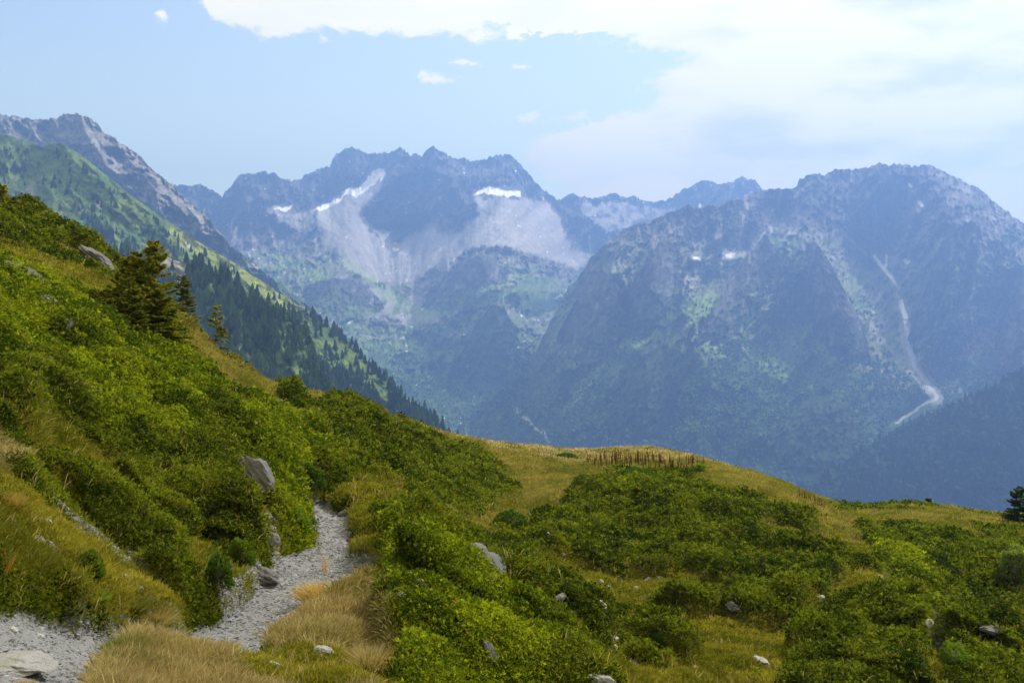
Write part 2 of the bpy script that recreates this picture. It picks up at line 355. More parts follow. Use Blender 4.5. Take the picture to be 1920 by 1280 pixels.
fc.D -= rough*((rr-0.5)*(230*rocky+200)+(r2-0.5)*(120*rocky+80)+(ridged(U/7+V/40, V/9, 3, 79, 0.65)-0.5)*45)
fc.D -= (vnoise(U/3.6, V/3.6, 91))*10*rough
n = fbm(U/45, V/30, 6, 12, 0.6)
fc.col[:] = ROCK
paint(fc, sst(n, -0.1, 0.35)*0.6, ROCKD)
paint(fc, sst(V, 430, 520)*sst(n+(V-520)/260+0.25*fbm(U/12, V/8, 3, 8), -0.15, 0.15), TURF)
paint(fc, sst(V, 520, 640)*sst(fbm(U/22, V/18, 5, 44), 0.0, 0.22), TURFD)
paint(fc, sst(V, 640, 720)*0.7, TURFD)
paint(fc, (1-sst(V, 600, 680))*sst(V, 380, 430)*sst(fbm(U/9, V/6, 4, 63), 0.12, 0.35)*0.65, SCREE)
paint(fc, blur(scr, 1)*1.0, SCREE); paint(fc, scr*sst(fbm(U/26+V/60, V/40, 5, 15), 0.0, 0.5)*0.45, (0.25, 0.25, 0.21)); paint(fc, (blur(crag, 1))*0.6*(1-sst(V, 430, 470)), ROCKD); paint(fc, sst(V, 440, 500)*(1-sst(V, 600, 680))*sst(fbm(U/34, V/20, 5, 391), -0.2, 0.25)*0.55*(1-blur(scr, 2)), (0.20, 0.23, 0.11))
paint(fc, scr2*sst(fbm(U/12, V/9, 4, 19), -0.35, 0.1)*0.85, SCREE)
for pl, wd, c, a in (([(640, 480), (720, 545), (800, 590)], 12, TURFB, .4), ([(520, 480), (600, 520), (660, 560)], 14, TURFB, .6), ([(780, 600), (830, 575), (880, 560), (940, 560)], 14, TURFB, .8), ([(880, 545), (960, 520), (1010, 500)], 10, TURFB, .5),
                  ([(690, 600), (780, 600), (860, 590)], 9, SCREE, .4), ([(870, 515), (900, 500), (960, 490)], 6, SCREE, .5), ([(780, 640), (900, 650), (980, 640)], 12, TURFD, .7)):
    d, _ = seg_dist(uj, vj, pl); paint(fc, (1-sst(d, wd*0.5, wd*1.3))*a, c)
us_, vs_ = jit(U, V, 4, 9, 61)
for poly in ([(595, 393), (606, 383), (620, 380), (640, 367), (652, 356), (672, 352), (688, 340), (700, 332), (706, 320), (712, 322), (706, 334), (698, 346), (680, 360), (664, 368), (655, 362), (640, 374), (622, 386), (606, 390)],
             [(712, 320), (720, 318), (720, 330), (714, 340), (712, 332)], [(892, 365), (903, 355), (925, 352), (945, 362), (972, 358), (972, 365), (950, 369), (925, 364), (905, 363)],
             [(702, 432), (733, 434), (724, 448), (719, 462), (715, 448)], [(514, 391), (530, 388), (546, 387), (536, 396), (520, 394)], [(737, 464), (746, 464), (744, 469), (738, 468)],
             [(1012, 369), (1024, 372), (1020, 376)], [(697, 376), (710, 376), (702, 379)], [(1310, 382), (1318, 384), (1316, 391), (1310, 388)], [(588, 450), (598, 444), (594, 450)]):
    q_ = np.array(poly, float); q_ = q_.mean(0)+(q_-q_.mean(0))*1.12+np.where(np.arange(len(q_)) % 2, 1.2, -1.2)[:, None]*np.array([0, 1]); paint(fc, inpoly(us_, vs_, [tuple(a) for a in q_])*1.0, SNOW)
ang = np.arctan2(U-748, 600-V); rr_ = np.hypot(U-748, V-600); fan = fbm(ang*16, rr_/70, 5, 611, 0.6)
fc.col *= (1+blur(scr, 1)*0.55*fan)[..., None]; fc.D -= scr*fan*16*(1-soft)
for pl, wd in SNOWP:
    d, _ = seg_dist(us_, vs_, pl); wv = wd*(0.62+0.9*fbm(U/6, V/4, 3, 78)); paint(fc, (1-sst(d, wv*0.7, wv*1.2)), SNOW)
for pl, wd in (([(960, 758), (985, 785), (1005, 803), (1022, 812), (1030, 828), (1037, 850)], 2.0), ([(1122, 703), (1105, 725), (1085, 745)], 1.2)):
    d, _ = seg_dist(us_, V, pl); paint(fc, (1-sst(d, wd*0.6, wd*1.5))*0.85, (0.6, 0.6, 0.6))
fc.build('mountain_cirque', M_mtn)
DKG = (0.028, 0.05, 0.022); RK = (0.09, 0.084, 0.078)
buttress(fc, 'mountain_spur', [(786, 578), (812, 545), (838, 512), (870, 488), (905, 475), (930, 486), (950, 512), (966, 545)], [(786, 580), (860, 585), (966, 560)], RK, TURF, 130, 21)
buttress(fc, 'mountain_spur', [(560, 560), (590, 530), (625, 519), (660, 524), (700, 545), (725, 585)], [(560, 562), (640, 606), (725, 590)], RK, TURF, 110, 22)
buttress(fc, 'mountain_spur', [(862, 670), (890, 610), (922, 570), (945, 574), (965, 612), (990, 690)], [(862, 675), (925, 730), (990, 700)], (0.05, 0.08, 0.03), TURFD, 90, 23)
buttress(fc, 'mountain_spur', [(925, 560), (960, 540), (1000, 515), (1035, 520), (1070, 560)], [(925, 565), (1000, 600), (1070, 565)], TURF, TURFD, 90, 24)

# ---- the far left ridge
crest_l = [(-500, 330), (-200, 262), (-60, 226), (0, 212), (30, 217), (60, 223), (90, 221), (120, 214), (145, 212), (170, 222), (200, 250), (230, 268), (260, 290), (290, 322), (325, 347), (350, 372), (385, 402), (412, 436), (440, 466), (490, 503), (560, 560), (600, 592), (650, 650), (760, 800)]
fl = Face(crest_l, [(-500, 760), (760, 900)], [(-500, 3500), (100, 3900), (400, 3500), (760, 2600)], [(-500, 2500), (760, 2200)], -420, 740, 2.0, 230, 0.9, 5.0, 5)
U, V = fl.U, fl.V
for pl, wd, amp in (([(145, 212), (180, 290), (260, 370)], 60, 200), ([(0, 212), (60, 290)], 50, 120), ([(290, 322), (300, 380), (360, 440)], 50, 160), ([(412, 436), (420, 480), (470, 540)], 45, 120)): fl.tent(pl, wd, amp)
fl.D -= (ridged(U/50-V/90, V/60, 6, 131, 0.55)-0.5)*260+(ridged(U/14-V/30, V/18, 5, 177, 0.6)-0.5)*90
n = fbm(U/40-V/50, V/22, 6, 112, 0.6)
fl.col[:] = ROCK; paint(fl, sst(n, 0, 0.3)*0.6, ROCKD); paint(fl, sst(fbm(U/20-V/30, V/8, 5, 118), 0.05, 0.35)*0.45, (0.33, 0.32, 0.29))
paint(fl, sst(n+(V-430)/200, 0.0, 0.3)*0.8, TURFD)
fl.build('mountain_left', M_mtn)

# ---- the big mountain on the right
crest_r = [(840, 1000), (880, 900), (915, 825), (950, 758), (982, 700), (1008, 650), (1030, 606), (1048, 570), (1066, 540), (1088, 514), (1105, 486), (1130, 460), (1165, 430), (1200, 418), (1240, 405), (1265, 392), (1290, 383), (1312, 391), (1345, 384), (1380, 372), (1430, 357), (1460, 352), (1490, 350), (1500, 333), (1525, 325), (1545, 328), (1570, 318), (1600, 316), (1630, 313), (1650, 304), (1680, 307), (1710, 313), (1735, 308), (1760, 316), (1800, 335), (1830, 350), (1870, 380), (1900, 405), (1930, 425), (2250, 560), (2500, 600)]
fr = Face(crest_r, [(840, 1030), (2500, 1080)], [(840, 4300), (1060, 4700), (1290, 4900), (1500, 5200), (1700, 5200), (2000, 4600), (2500, 3800)], [(880, 3200), (1300, 2500), (2500, 2200)], 846, 2420, 1.8, 380, 0.85, 4.5, 7)
U, V = fr.U, fr.V
uj, vj = jit(U, V, 12, 26, 221)
CR = [[(1105, 487), (1060, 545), (1045, 600), (1040, 650), (1100, 640), (1130, 600), (1180, 560), (1215, 590), (1240, 530), (1250, 480), (1290, 440), (1330, 470), (1380, 440), (1370, 385), (1290, 380), (1165, 425)],
      [(1434, 438), (1400, 478), (1375, 505), (1395, 525), (1440, 542), (1470, 562), (1500, 540), (1530, 510), (1570, 535), (1605, 520), (1565, 480), (1525, 450), (1500, 472), (1460, 467)],
      [(1500, 330), (1440, 352), (1380, 372), (1440, 385), (1480, 390), (1465, 410), (1500, 432), (1530, 440), (1590, 430), (1640, 480), (1700, 487), (1760, 450), (1790, 400), (1780, 340), (1650, 300)],
      [(1760, 460), (1740, 540), (1700, 590), (1710, 640), (1760, 672), (1800, 640), (1815, 570), (1850, 545), (1950, 540), (1950, 430), (1850, 420), (1790, 418)], [(1540, 540), (1528, 590), (1560, 622), (1580, 645), (1622, 642), (1628, 560), (1590, 520)],
      [(1398, 545), (1456, 542), (1462, 612), (1430, 615), (1398, 580)], [(1215, 690), (1262, 700), (1290, 780), (1230, 792), (1195, 740)], [(1135, 720), (1190, 700), (1200, 740), (1150, 762)], [(1265, 560), (1240, 600), (1225, 680), (1250, 705), (1305, 640), (1290, 600)],
      [(1480, 690), (1560, 720), (1600, 800), (1500, 780)], [(1330, 760), (1400, 780), (1440, 860), (1340, 850)], [(1880, 560), (1950, 540), (1950, 650), (1890, 680)]]
crag = np.zeros(U.shape, bool)
for p_ in CR: crag |= inpoly(uj, vj, p_)
SNOWR = [([(1640, 479), (1650, 494), (1662, 508), (1672, 520), (1679, 533)], 2.6, SNOW), ([(1661, 478), (1662, 490), (1660, 505)], 2.0, SNOW), ([(1697, 487), (1703, 492)], 3.2, SNOW), ([(1689, 566), (1692, 578), (1698, 594)], 4.0, SNOW), ([(1696, 603), (1699, 617)], 2.6, SNOW),
         ([(1360, 472), (1370, 480), (1385, 474)], 3.6, SNOW), ([(1302, 484), (1312, 484)], 2.2, SNOW), ([(1705, 345), (1710, 350)], 2.4, SNOW), ([(1725, 380), (1728, 386)], 2.6, SNOW), ([(1762, 460), (1770, 456)], 1.8, SNOW),
         ([(1699, 610), (1704, 650), (1716, 690), (1735, 712), (1752, 738), (1757, 747)], 4.4, (0.5, 0.5, 0.51)), ([(1757, 747), (1735, 756), (1712, 772), (1680, 793)], 2.2, (0.36, 0.36, 0.37)), ([(1679, 533), (1688, 566)], 2.4, (0.5, 0.5, 0.5))]
soft = np.zeros(U.shape)
for pl, wd, _c in SNOWR: soft = np.maximum(soft, 1-sst(seg_dist(U, V, pl)[0], wd+3, wd+12))
fr.steep((crag | ((fbm(U/38, V/30, 5, 35) > 0.25) & (V < 760)))-1.6*soft, 0.8)
damp = 1-0.9*soft
for pl, wd, amp in (([(1290, 384), (1245, 450), (1190, 530), (1140, 600), (1110, 650)], 80, 330), ([(1165, 430), (1130, 520), (1090, 600)], 45, 150), ([(1250, 460), (1230, 560), (1180, 620)], 40, 130),
                    ([(1500, 334), (1470, 385), (1434, 440), (1405, 500), (1380, 560), (1290, 610), (1235, 690), (1195, 770), (1150, 850)], 70, 330),
                    ([(1434, 440), (1450, 500), (1470, 560)], 50, 160), ([(1650, 305), (1600, 380), (1530, 450), (1500, 520), (1480, 560)], 75, 300), ([(1525, 455), (1570, 530), (1600, 600), (1610, 650)], 50, 240),
                    ([(1735, 308), (1780, 400), (1770, 460), (1745, 550), (1720, 620)], 85, 330), ([(1780, 400), (1840, 480), (1860, 560)], 60, 200), ([(1900, 405), (1930, 520), (1900, 640)], 80, 240),
                    ([(1650, 640), (1600, 700), (1560, 780), (1500, 880)], 70, 200), ([(1420, 640), (1370, 720), (1330, 820)], 70, 200), ([(1480, 660), (1440, 760), (1400, 900)], 60, 180), ([(1150, 650), (1095, 740), (1050, 850)], 60, 170), ([(1330, 650), (1290, 740), (1270, 860)], 55, 160), ([(1340, 390), (1330, 440), (1290, 500), (1270, 560)], 45, 180), ([(1560, 340), (1560, 400)], 40, 90), ([(1240, 640), (1250, 720)], 25, 100)):
    fr.tent(pl, wd*1.4, amp*1.0)
for pl, wd, amp in (([(1590, 430), (1650, 510), (1690, 570), (1700, 640), (1720, 690), (1755, 740), (1700, 790)], 90, -230), ([(1710, 480), (1690, 570)], 30, -60), ([(1875, 560), (1850, 640), (1780, 690)], 60, -240),
                    ([(1465, 400), (1410, 450), (1370, 485), (1330, 530)], 45, -260), ([(1240, 560), (1180, 600), (1130, 660), (1060, 760)], 45, -180), ([(1240, 690), (1235, 740), (1240, 790)], 42, -190), ([(1170, 690), (1180, 740)], 40, -160), ([(1500, 600), (1540, 700)], 50, -140)):
    fr.tent(pl, wd*1.0, amp*1.1, False)
U_ = 0
rocky = 1-sst(V+fbm(U/50, V/50, 3, 9)*60, 560, 680)
fr.D -= damp*(ridged(U/75+V/140, V/150, 4, 231, 0.5)-0.5)*(150*rocky+190)+damp*(ridged(U/24+V/80, V/44, 5, 233, 0.55)-0.5)*(70*rocky+50)+damp*(ridged(U/9+V/60, V/14, 4, 277, 0.65)-0.5)*(60*rocky+26)
fr.D -= vnoise(U/3.4, V/3.4, 95)*9*damp
n = fbm(U/40, V/32, 6, 212, 0.6); hgt = (V-(crest := fr.cv[None]))
fr.col[:] = ROCK; paint(fr, sst(n, -0.05, 0.35)*0.6, ROCKD)
paint(fr, (1-sst(V, 420, 520))*sst(fbm(U/7, V/30, 4, 263), 0.1, 0.4)*0.5, SCREE)
paint(fr, sst(n*1.1+(V-500)/230+0.3*fbm(U/12, V/10, 3, 208), -0.1, 0.25)*0.9, TURFD)
paint(fr, sst(V, 450, 530)*(1-sst(V, 720, 800))*sst(fbm(U/35, V/38, 5, 244), -0.15, 0.2)*0.85, TURF); paint(fr, blur(crag, 1)*0.7*(1-sst(V, 400, 450)), ROCKD); paint(fr, sst(V, 420, 470)*(1-sst(V, 640, 700))*sst(fbm(U/30, V/26, 4, 291), -0.25, 0.15)*0.7, (0.19, 0.20, 0.11))
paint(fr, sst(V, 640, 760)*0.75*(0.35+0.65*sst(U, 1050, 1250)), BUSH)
for poly, c, a in (([(1275, 560), (1340, 545), (1400, 560), (1390, 590), (1340, 650), (1300, 655), (1290, 610)], TURFB, .85), ([(1465, 520), (1530, 505), (1545, 560), (1530, 640), (1490, 620), (1470, 570)], TURFB, .8),
                ([(1440, 450), (1520, 445), (1490, 480), (1460, 470)], TURF, .8), ([(1725, 500), (1790, 455), (1750, 540), (1700, 580)], TURF, .7), ([(1730, 390), (1760, 370), (1740, 410)], TURF, .7),
                ([(1640, 560), (1690, 600), (1690, 680), (1640, 680), (1625, 600)], (0.19, 0.20, 0.10), .9),
                ([(1462, 400), (1468, 406), (1430, 452), (1405, 482), (1372, 494), (1340, 498), (1295, 535), (1260, 540), (1330, 475), (1375, 462), (1385, 435), (1440, 410)], SCREE, .8),
                ([(1480, 440), (1525, 428), (1490, 452), (1450, 450)], SCREE, .7), ([(1540, 478), (1580, 475), (1570, 492), (1548, 490)], SCREE, .6), ([(1648, 478), (1705, 484), (1692, 550), (1684, 552)], SCREE, .75),
                ([(1622, 545), (1648, 552), (1662, 610), (1640, 650)], SCREE, .5), ([(1815, 570), (1872, 568), (1882, 605), (1862, 645), (1800, 688), (1765, 690), (1760, 672), (1822, 640)], (0.36, 0.29, 0.25), .75),
                ([(1525, 615), (1560, 650), (1640, 690), (1700, 680), (1712, 740), (1690, 745), (1660, 705), (1600, 690), (1545, 650)], (0.33, 0.30, 0.22), .7),
                ([(1688, 600), (1706, 600), (1712, 650), (1740, 700), (1762, 738), (1735, 735), (1700, 690)], SCREE, .7), ([(1715, 650), (1770, 680), (1790, 720), (1830, 740), (1780, 745), (1740, 700)], (0.36, 0.30, 0.26), .5),
                ([(1250, 480), (1235, 540), (1215, 590), (1180, 610), (1140, 660), (1128, 655), (1180, 580)], SCREE, .35), ([(1030, 640), (1060, 650), (1090, 645), (1080, 665), (1040, 660)], SCREE, .5),
                ([(1780, 370), (1850, 395), (1930, 430), (1900, 430), (1830, 400)], SCREE, .4), ([(1740, 312), (1790, 330), (1830, 365), (1800, 350)], (0.25, 0.26, 0.16), .7)):
    paint(fr, inpoly(uj, vj, poly)*a*sst(fbm(U/9, V/14, 4, 266), -0.6, 0.1), c)
us_, vs_ = jit(U, V, 3, 9, 61)
for pl, wd, c, a in (([(1640, 479), (1650, 494), (1662, 508), (1672, 520), (1679, 533)], 2.2, SNOW, 1), ([(1661, 478), (1662, 490), (1660, 505)], 1.8, SNOW, 1), ([(1697, 487), (1702, 492)], 3, SNOW, .9), ([(1689, 567), (1692, 578), (1697, 592)], 3.4, SNOW, 1),
                  ([(1696, 603), (1699, 617)], 2.2, SNOW, .9), ([(1699, 610), (1704, 650), (1716, 690), (1735, 712), (1752, 738), (1757, 747)], 9.0, (0.30, 0.28, 0.27), .6), ([(1757, 747), (1735, 756), (1712, 772), (1680, 793)], 1.6, (0.5, 0.5, 0.5), .5),
                  ([(1705, 345), (1710, 350)], 2, SNOW, .9), ([(1725, 380), (1728, 386)], 2.4, SNOW, .9), ([(1360, 472), (1370, 480), (1385, 474)], 3.4, SNOW, 1), ([(1302, 484), (1312, 484)], 2, SNOW, .9), ([(1762, 460), (1770, 456)], 1.6, SNOW, .8),
                  ([(1575, 430), (1610, 465), (1640, 490)], 2.4, SCREE, .7), ([(1660, 340), (1640, 380), (1640, 450)], 3, SCREE, .35), ([(1700, 440), (1680, 470)], 3, SCREE, .4), ([(1830, 545), (1815, 570)], 2, SCREE, .6), ([(1900, 545), (1872, 580)], 2, SCREE, .5),
                  ([(1170, 575), (1130, 640)], 3, (0.3, 0.24, 0.22), .6), ([(1325, 640), (1318, 655)], 2, TURF, .5), ([(1420, 700), (1425, 740)], 2, (0.3, 0.24, 0.22), .5), ([(1295, 600), (1420, 610), (1520, 640), (1600, 690)], 8, TURF, .5), ([(962, 762), (985, 785), (1005, 803), (1022, 812), (1030, 828), (1037, 850)], 2.4, (0.6, 0.6, 0.6), .9), ([(1122, 703), (1105, 725), (1075, 757)], 1.5, (0.5, 0.5, 0.5), .7)):
    d, _ = seg_dist(us_, vs_, pl); paint(fr, (1-sst(d, wd*0.9, wd*1.9))*a, c)
for pl, wd, a in (([(1250, 470), (1225, 540), (1180, 600), (1130, 655)], 3.5, .5), ([(1200, 440), (1160, 520), (1115, 600)], 2.5, .4), ([(1315, 460), (1260, 530), (1225, 590)], 3, .4), ([(1175, 470), (1130, 540), (1085, 600)], 2, .4), ([(1520, 340), (1480, 385), (1440, 395)], 3, .35), ([(1590, 430), (1570, 380), (1600, 330)], 2.5, .35), ([(1640, 450), (1645, 400), (1620, 350)], 2.5, .35)):
    d, _ = seg_dist(us_, vs_, pl); paint(fr, (1-sst(d, wd*0.5, wd*2.2))*a, SCREE)
for pl, wd, a in (([(1130, 655), (1200, 640), (1260, 600)], 14, .5), ([(1060, 620), (1090, 670), (1080, 730)], 12, .4), ([(1180, 620), (1120, 700), (1060, 770)], 8, .45), ([(1340, 650), (1420, 660), (1480, 700)], 14, .4)):
    d, _ = seg_dist(us_, vs_, pl); paint(fr, (1-sst(d, wd*0.4, wd*1.6))*a, TURFB)  # bright turf strokes put extra light into the colour of the gullies
for pl, wd, c in SNOWR:
    d, _ = seg_dist(us_, vs_, pl); wv = wd*(0.8+0.9*fbm(U/7, V/5, 3, 77)); paint(fr, (1-sst(d, wv*0.8, wv*1.3))*(0.75+0.25*(c is SNOW)), c)
fr.build('mountain_right', M_mtn)
buttress(fr, 'mountain_spur', [(1300, 640), (1335, 590), (1362, 530), (1385, 498), (1410, 470), (1434, 438), (1452, 462), (1478, 500), (1505, 560), (1530, 620)], [(1300, 645), (1360, 640), (1420, 640), (1480, 600), (1530, 622)], RK, DKG, 170, 41)
buttress(fr, 'mountain_spur', [(1470, 560), (1490, 500), (1508, 470), (1526, 451), (1548, 476), (1570, 520), (1592, 560), (1618, 610), (1634, 680)], [(1470, 562), (1520, 620), (1570, 680), (1634, 684)], RK, DKG, 170, 42)
buttress(fr, 'mountain_spur', [(1700, 640), (1722, 580), (1742, 520), (1762, 458), (1790, 420), (1812, 470), (1826, 540), (1838, 600)], [(1700, 650), (1750, 690), (1800, 680), (1838, 604)], RK, DKG, 190, 43)
buttress(fr, 'mountain_spur', [(1130, 800), (1165, 730), (1200, 670), (1232, 610), (1262, 562), (1285, 590), (1300, 650), (1318, 740)], [(1130, 806), (1190, 830), (1250, 820), (1318, 745)], (0.05, 0.075, 0.03), DKG, 150, 44)
buttress(fr, 'mountain_spur', [(1050, 640), (1062, 560), (1090, 522), (1118, 500), (1150, 520), (1172, 560), (1190, 620)], [(1050, 645), (1090, 700), (1140, 690), (1190, 625)], RK, (0.07, 0.10, 0.04), 130, 45)
buttress(fr, 'mountain_spur', [(1150, 600), (1180, 540), (1215, 480), (1248, 440), (1275, 470), (1290, 540)], [(1150, 605), (1190, 640), (1240, 620), (1290, 545)], RK, (0.07, 0.09, 0.05), 150, 46)
buttress(fr, 'mountain_spur', [(1400, 600), (1412, 556), (1436, 546), (1456, 560), (1466, 612)], [(1400, 604), (1436, 640), (1466, 616)], DKG, DKG, 90, 47)
buttress(fr, 'mountain_spur', [(1860, 700), (1885, 600), (1915, 520), (1950, 470), (2000, 520), (2050, 640)], [(1860, 704), (1950, 780), (2050, 650)], RK, DKG, 180, 48)
buttress(fr, 'mountain_spur', [(1420, 860), (1470, 790), (1510, 740), (1545, 722), (1580, 750), (1610, 800), (1640, 860)], [(1420, 865), (1530, 930), (1640, 865)], (0.03, 0.055, 0.02), (0.03, 0.055, 0.02), 130, 49)

# ---- forested slope low on the right
fd = Face([(1200, 1060), (1380, 980), (1560, 880), (1640, 830), (1700, 790), (1760, 765), (1830, 738), (1920, 690), (2250, 540), (2500, 480)], [(1200, 1130), (2500, 1130)], [(1200, 2300), (1700, 2900), (2500, 2600)], [(1200, 2100), (2500, 1800)], 1210, 2440, 4, 110, 0.9, 5, 17)
U, V = fd.U, fd.V
for pl, wd, amp in (([(1640, 830), (1560, 930), (1500, 1000)], 70, 90), ([(1830, 738), (1740, 850), (1680, 960)], 70, 110), ([(1960, 680), (1880, 820), (1840, 960)], 80, 120)): fd.tent(pl, wd, amp)
fd.D -= (ridged(U/80, V/80, 4, 331)-0.5)*120
fd.col[:] = (0.012, 0.026, 0.012)  # dark base carries the backlit shade of the wood in its colour
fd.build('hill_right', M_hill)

# ---- the grassy ridge on the left, and the wooded spur in front of it
crest_g = [(-600, 120), (-200, 205), (0, 250), (30, 257), (60, 267), (80, 275), (90, 268), (115, 270), (140, 282), (200, 329), (250, 369), (300, 405), (360, 445), (420, 482), (480, 520), (540, 560), (580, 583), (620, 612), (660, 645), (700, 688), (740, 726), (790, 768), (830, 802), (860, 830), (900, 868), (1000, 990)]
fg = Face(crest_g, [(-600, 1000), (1000, 1040)], [(-600, 2400), (0, 2300), (300, 1900), (600, 1500), (1000, 1150)], [(-600, 900), (300, 800), (1000, 820)], -520, 990, 2.0, 330, 0.8, 1.6, 27)
U, V = fg.U, fg.V
for pl, wd, amp in (([(90, 268), (150, 330), (220, 400), (280, 470)], 50, 70), ([(115, 270), (220, 350), (330, 440), (450, 530)], 30, 40), ([(0, 300), (70, 400), (120, 500)], 60, 60)): fg.tent(pl, wd, amp)
for pl, wd, amp in (([(40, 330), (55, 400), (60, 480)], 45, -60), ([(130, 330), (230, 420), (300, 480)], 30, -30), ([(300, 400), (380, 480), (440, 520)], 20, -25), ([(620, 640), (700, 740), (760, 830)], 60, -40)): fg.tent(pl, wd, amp, False)
fg.D -= (ridged(U/70-V/120, V/90, 5, 431)-0.5)*70+(fbm(U/12, V/12, 4, 437))*12
n = fbm(U/60-V/80, V/26, 6, 412, 0.6)
fg.col[:] = (0.095, 0.135, 0.03)
paint(fg, sst(n, -0.12, 0.25)*0.8, TURFD)
paint(fg, sst(fbm(U/9-V/20, V/7, 4, 418), 0.05, 0.4)*0.5, TURFD)
d, _ = seg_dist(*jit(U, V, 6, 20, 4), [(330, 440), (420, 490), (520, 555), (580, 590)]); paint(fg, (1-sst(d, 6, 26))*0.7, (0.20, 0.23, 0.05))
for pl, wd, c, a in (([(60, 350), (40, 395), (50, 420)], 8, SCREE, .35), ([(182, 378), (188, 388)], 4, SCREE, .8), ([(350, 458), (357, 464)], 3.5, SCREE, .9), ([(150, 385), (175, 425)], 2.5, SCREE, .5)):
    d, _ = seg_dist(*jit(U, V, 4, 9, 6), pl); paint(fg, (1-sst(d, wd*0.5, wd*1.5))*a, c)
paint(fg, sst(V, 620, 700)*0.5, (0.07, 0.115, 0.028))
fg.build('hill_left', M_hill)
fs = Face([(-300, 520), (60, 478), (150, 470), (230, 473), (290, 478), (330, 486), (380, 496), (420, 512), (460, 545), (500, 568), (540, 592), (575, 620), (600, 690), (650, 800), (720, 960)], [(-300, 960), (720, 1000)], [(-300, 1150), (300, 1050), (560, 930), (720, 830)], [(-300, 640), (720, 700)], -280, 712, 3, 150, 0.85, 3, 37)
U, V = fs.U, fs.V
fs.D -= (ridged(U/60, V/80, 4, 531)-0.5)*50
fs.col[:] = (0.05, 0.08, 0.03); paint(fs, sst(fbm(U/30, V/24, 4, 509), 0.0, 0.3)*0.7, (0.10, 0.15, 0.05))
d, _ = seg_dist(*jit(U, V, 8, 14, 6), [(290, 482), (335, 492), (345, 520)]); paint(fs, (1-sst(d, 10, 26))*0.8, (0.22, 0.20, 0.19))
fs.build('hill_spur', M_hill)

# ------------------------------------------------------------------ trees far off
def conifer_np(seed, tiers=6, sides=7):
    """one unit-tall conifer crown: ragged stacked skirts"""
    r = np.random.default_rng(seed); vs, fs_ = [], []
    for k in range(tiers):
        z0 = 0.06+0.86*k/tiers; z1 = min(1.0, z0+1.75*0.9/tiers); rad = 0.19*(1-k/tiers)**0.8+0.025
        b = len(vs); ph = r.uniform(0, 6)
        for s in range(sides*2):
            a = ph+s*math.pi/sides; rr_ = rad*(1.15 if s % 2 == 0 else 0.62)*r.uniform(0.75, 1.25)
            vs.append((rr_*math.cos(a), rr_*math.sin(a), z0+r.uniform(-0.02, 0.02)+(0.0 if s % 2 == 0 else 0.035)))
        vs.append((r.uniform(-.01, .01), r.uniform(-.01, .01), z1)); m = sides*2
        for s in range(m): fs_.append((b+s, b+(s+1) % m, b+m))
    return np.array(vs), np.array(fs_)
def broadleaf_np(seed):
    r = np.random.default_rng(seed); bm = bmesh.new(); bmesh.ops.create_icosphere(bm, subdivisions=2, radius=0.5)
    vs = np.array([v.co[:] for v in bm.verts]); fs_ = np.array([[v.index for v in f.verts] for f in bm.faces]); bm.free()
    k = 1+0.30*r.standard_normal(len(vs))[:, None]*0.8
    vs = vs*k*np.array([0.85, 0.85, 0.9]); vs[:, 2] += 0.42
    return vs, fs_
def merge_copies(protos, P, H, W, cols, seed=0):
    r = np.random.default_rng(seed); kind = r.integers(0, len(protos), len(P)); Vs, Fs, Cs = [], [], []; off = 0
    for k, (pv, pf) in enumerate(protos):
        i = np.where(kind == k)[0]
        if not len(i): continue
        a = r.uniform(0, 6.28, len(i)); ca, sa = np.cos(a)[:, None], np.sin(a)[:, None]
        x = (pv[None, :, 0]*ca-pv[None, :, 1]*sa)*W[i, None]; y = (pv[None, :, 0]*sa+pv[None, :, 1]*ca)*W[i, None]
        q = np.stack([x, y, pv[None, :, 2]*H[i, None]], -1)+P[i, None, :]
        f = pf[None]+(np.arange(len(i))*len(pv))[:, None, None]+off
        Vs.append(q.reshape(-1, 3)); Fs.append(f.reshape(-1, 3)); Cs.append(np.repeat(cols[i], len(pv), 0)); off += q.shape[0]*q.shape[1]
    return np.concatenate(Vs), np.concatenate(Fs), np.concatenate(Cs)
CON = [conifer_np(s) for s in range(5)]; BRO = [broadleaf_np(s) for s in range(4)]
def sample_uv(n, u0, u1, v0, v1, dens, r):
    u = r.uniform(u0, u1, n); v = r.uniform(v0, v1, n); k = r.random(n) < dens(u, v)
    return u[k], v[k]
# mixed wood on the foot of the right mountain and the cirque
def wood(face, name, label, n, box, dens, hc, hb, share, seed, base=(0.012, 0.028, 0.012), lite=(0.075, 0.145, 0.032)):
    r = np.random.default_rng(seed); u, v = sample_uv(n, *box, dens, r); P, ok, _ = face.at(u, v); u, v, P = u[ok], v[ok], P[ok]
    br = r.random(len(u)) < share(u, v)
    out = []
    for sel, protos, h, wf in ((~br, CON, hc, 1.0), (br, BRO, hb, 1.0)):
        p = P[sel]
        if not len(p): continue
        H = h*r.uniform(0.5, 1.25, len(p)); W = H*wf*(r.uniform(0.95, 1.3, len(p)) if protos is CON else r.uniform(0.9, 1.5, len(p)))
        m = r.random(len(p))[:, None]**1.5; c = np.array(base)*(1-m)+np.array(lite)*m
        if protos is BRO: c = c*1.9
        p = p.copy(); p[:, 2] -= H*0.12
        out.append(merge_copies(protos, p, H, W, c, seed+1))
    off = 0; Vs, Fs, Cs = [], [], []
    for a, b, c in out: Vs.append(a); Fs.append(b+off); Cs.append(c); off += len(a)
    o = mesh_np(name, np.concatenate(Vs), np.concatenate(Fs), M_far_tree, np.concatenate(Cs)); tag(o, label, None, None, 'stuff'); return o
nz = lambda u, v, s, sd_: fbm(u/s, v/s, 4, sd_)
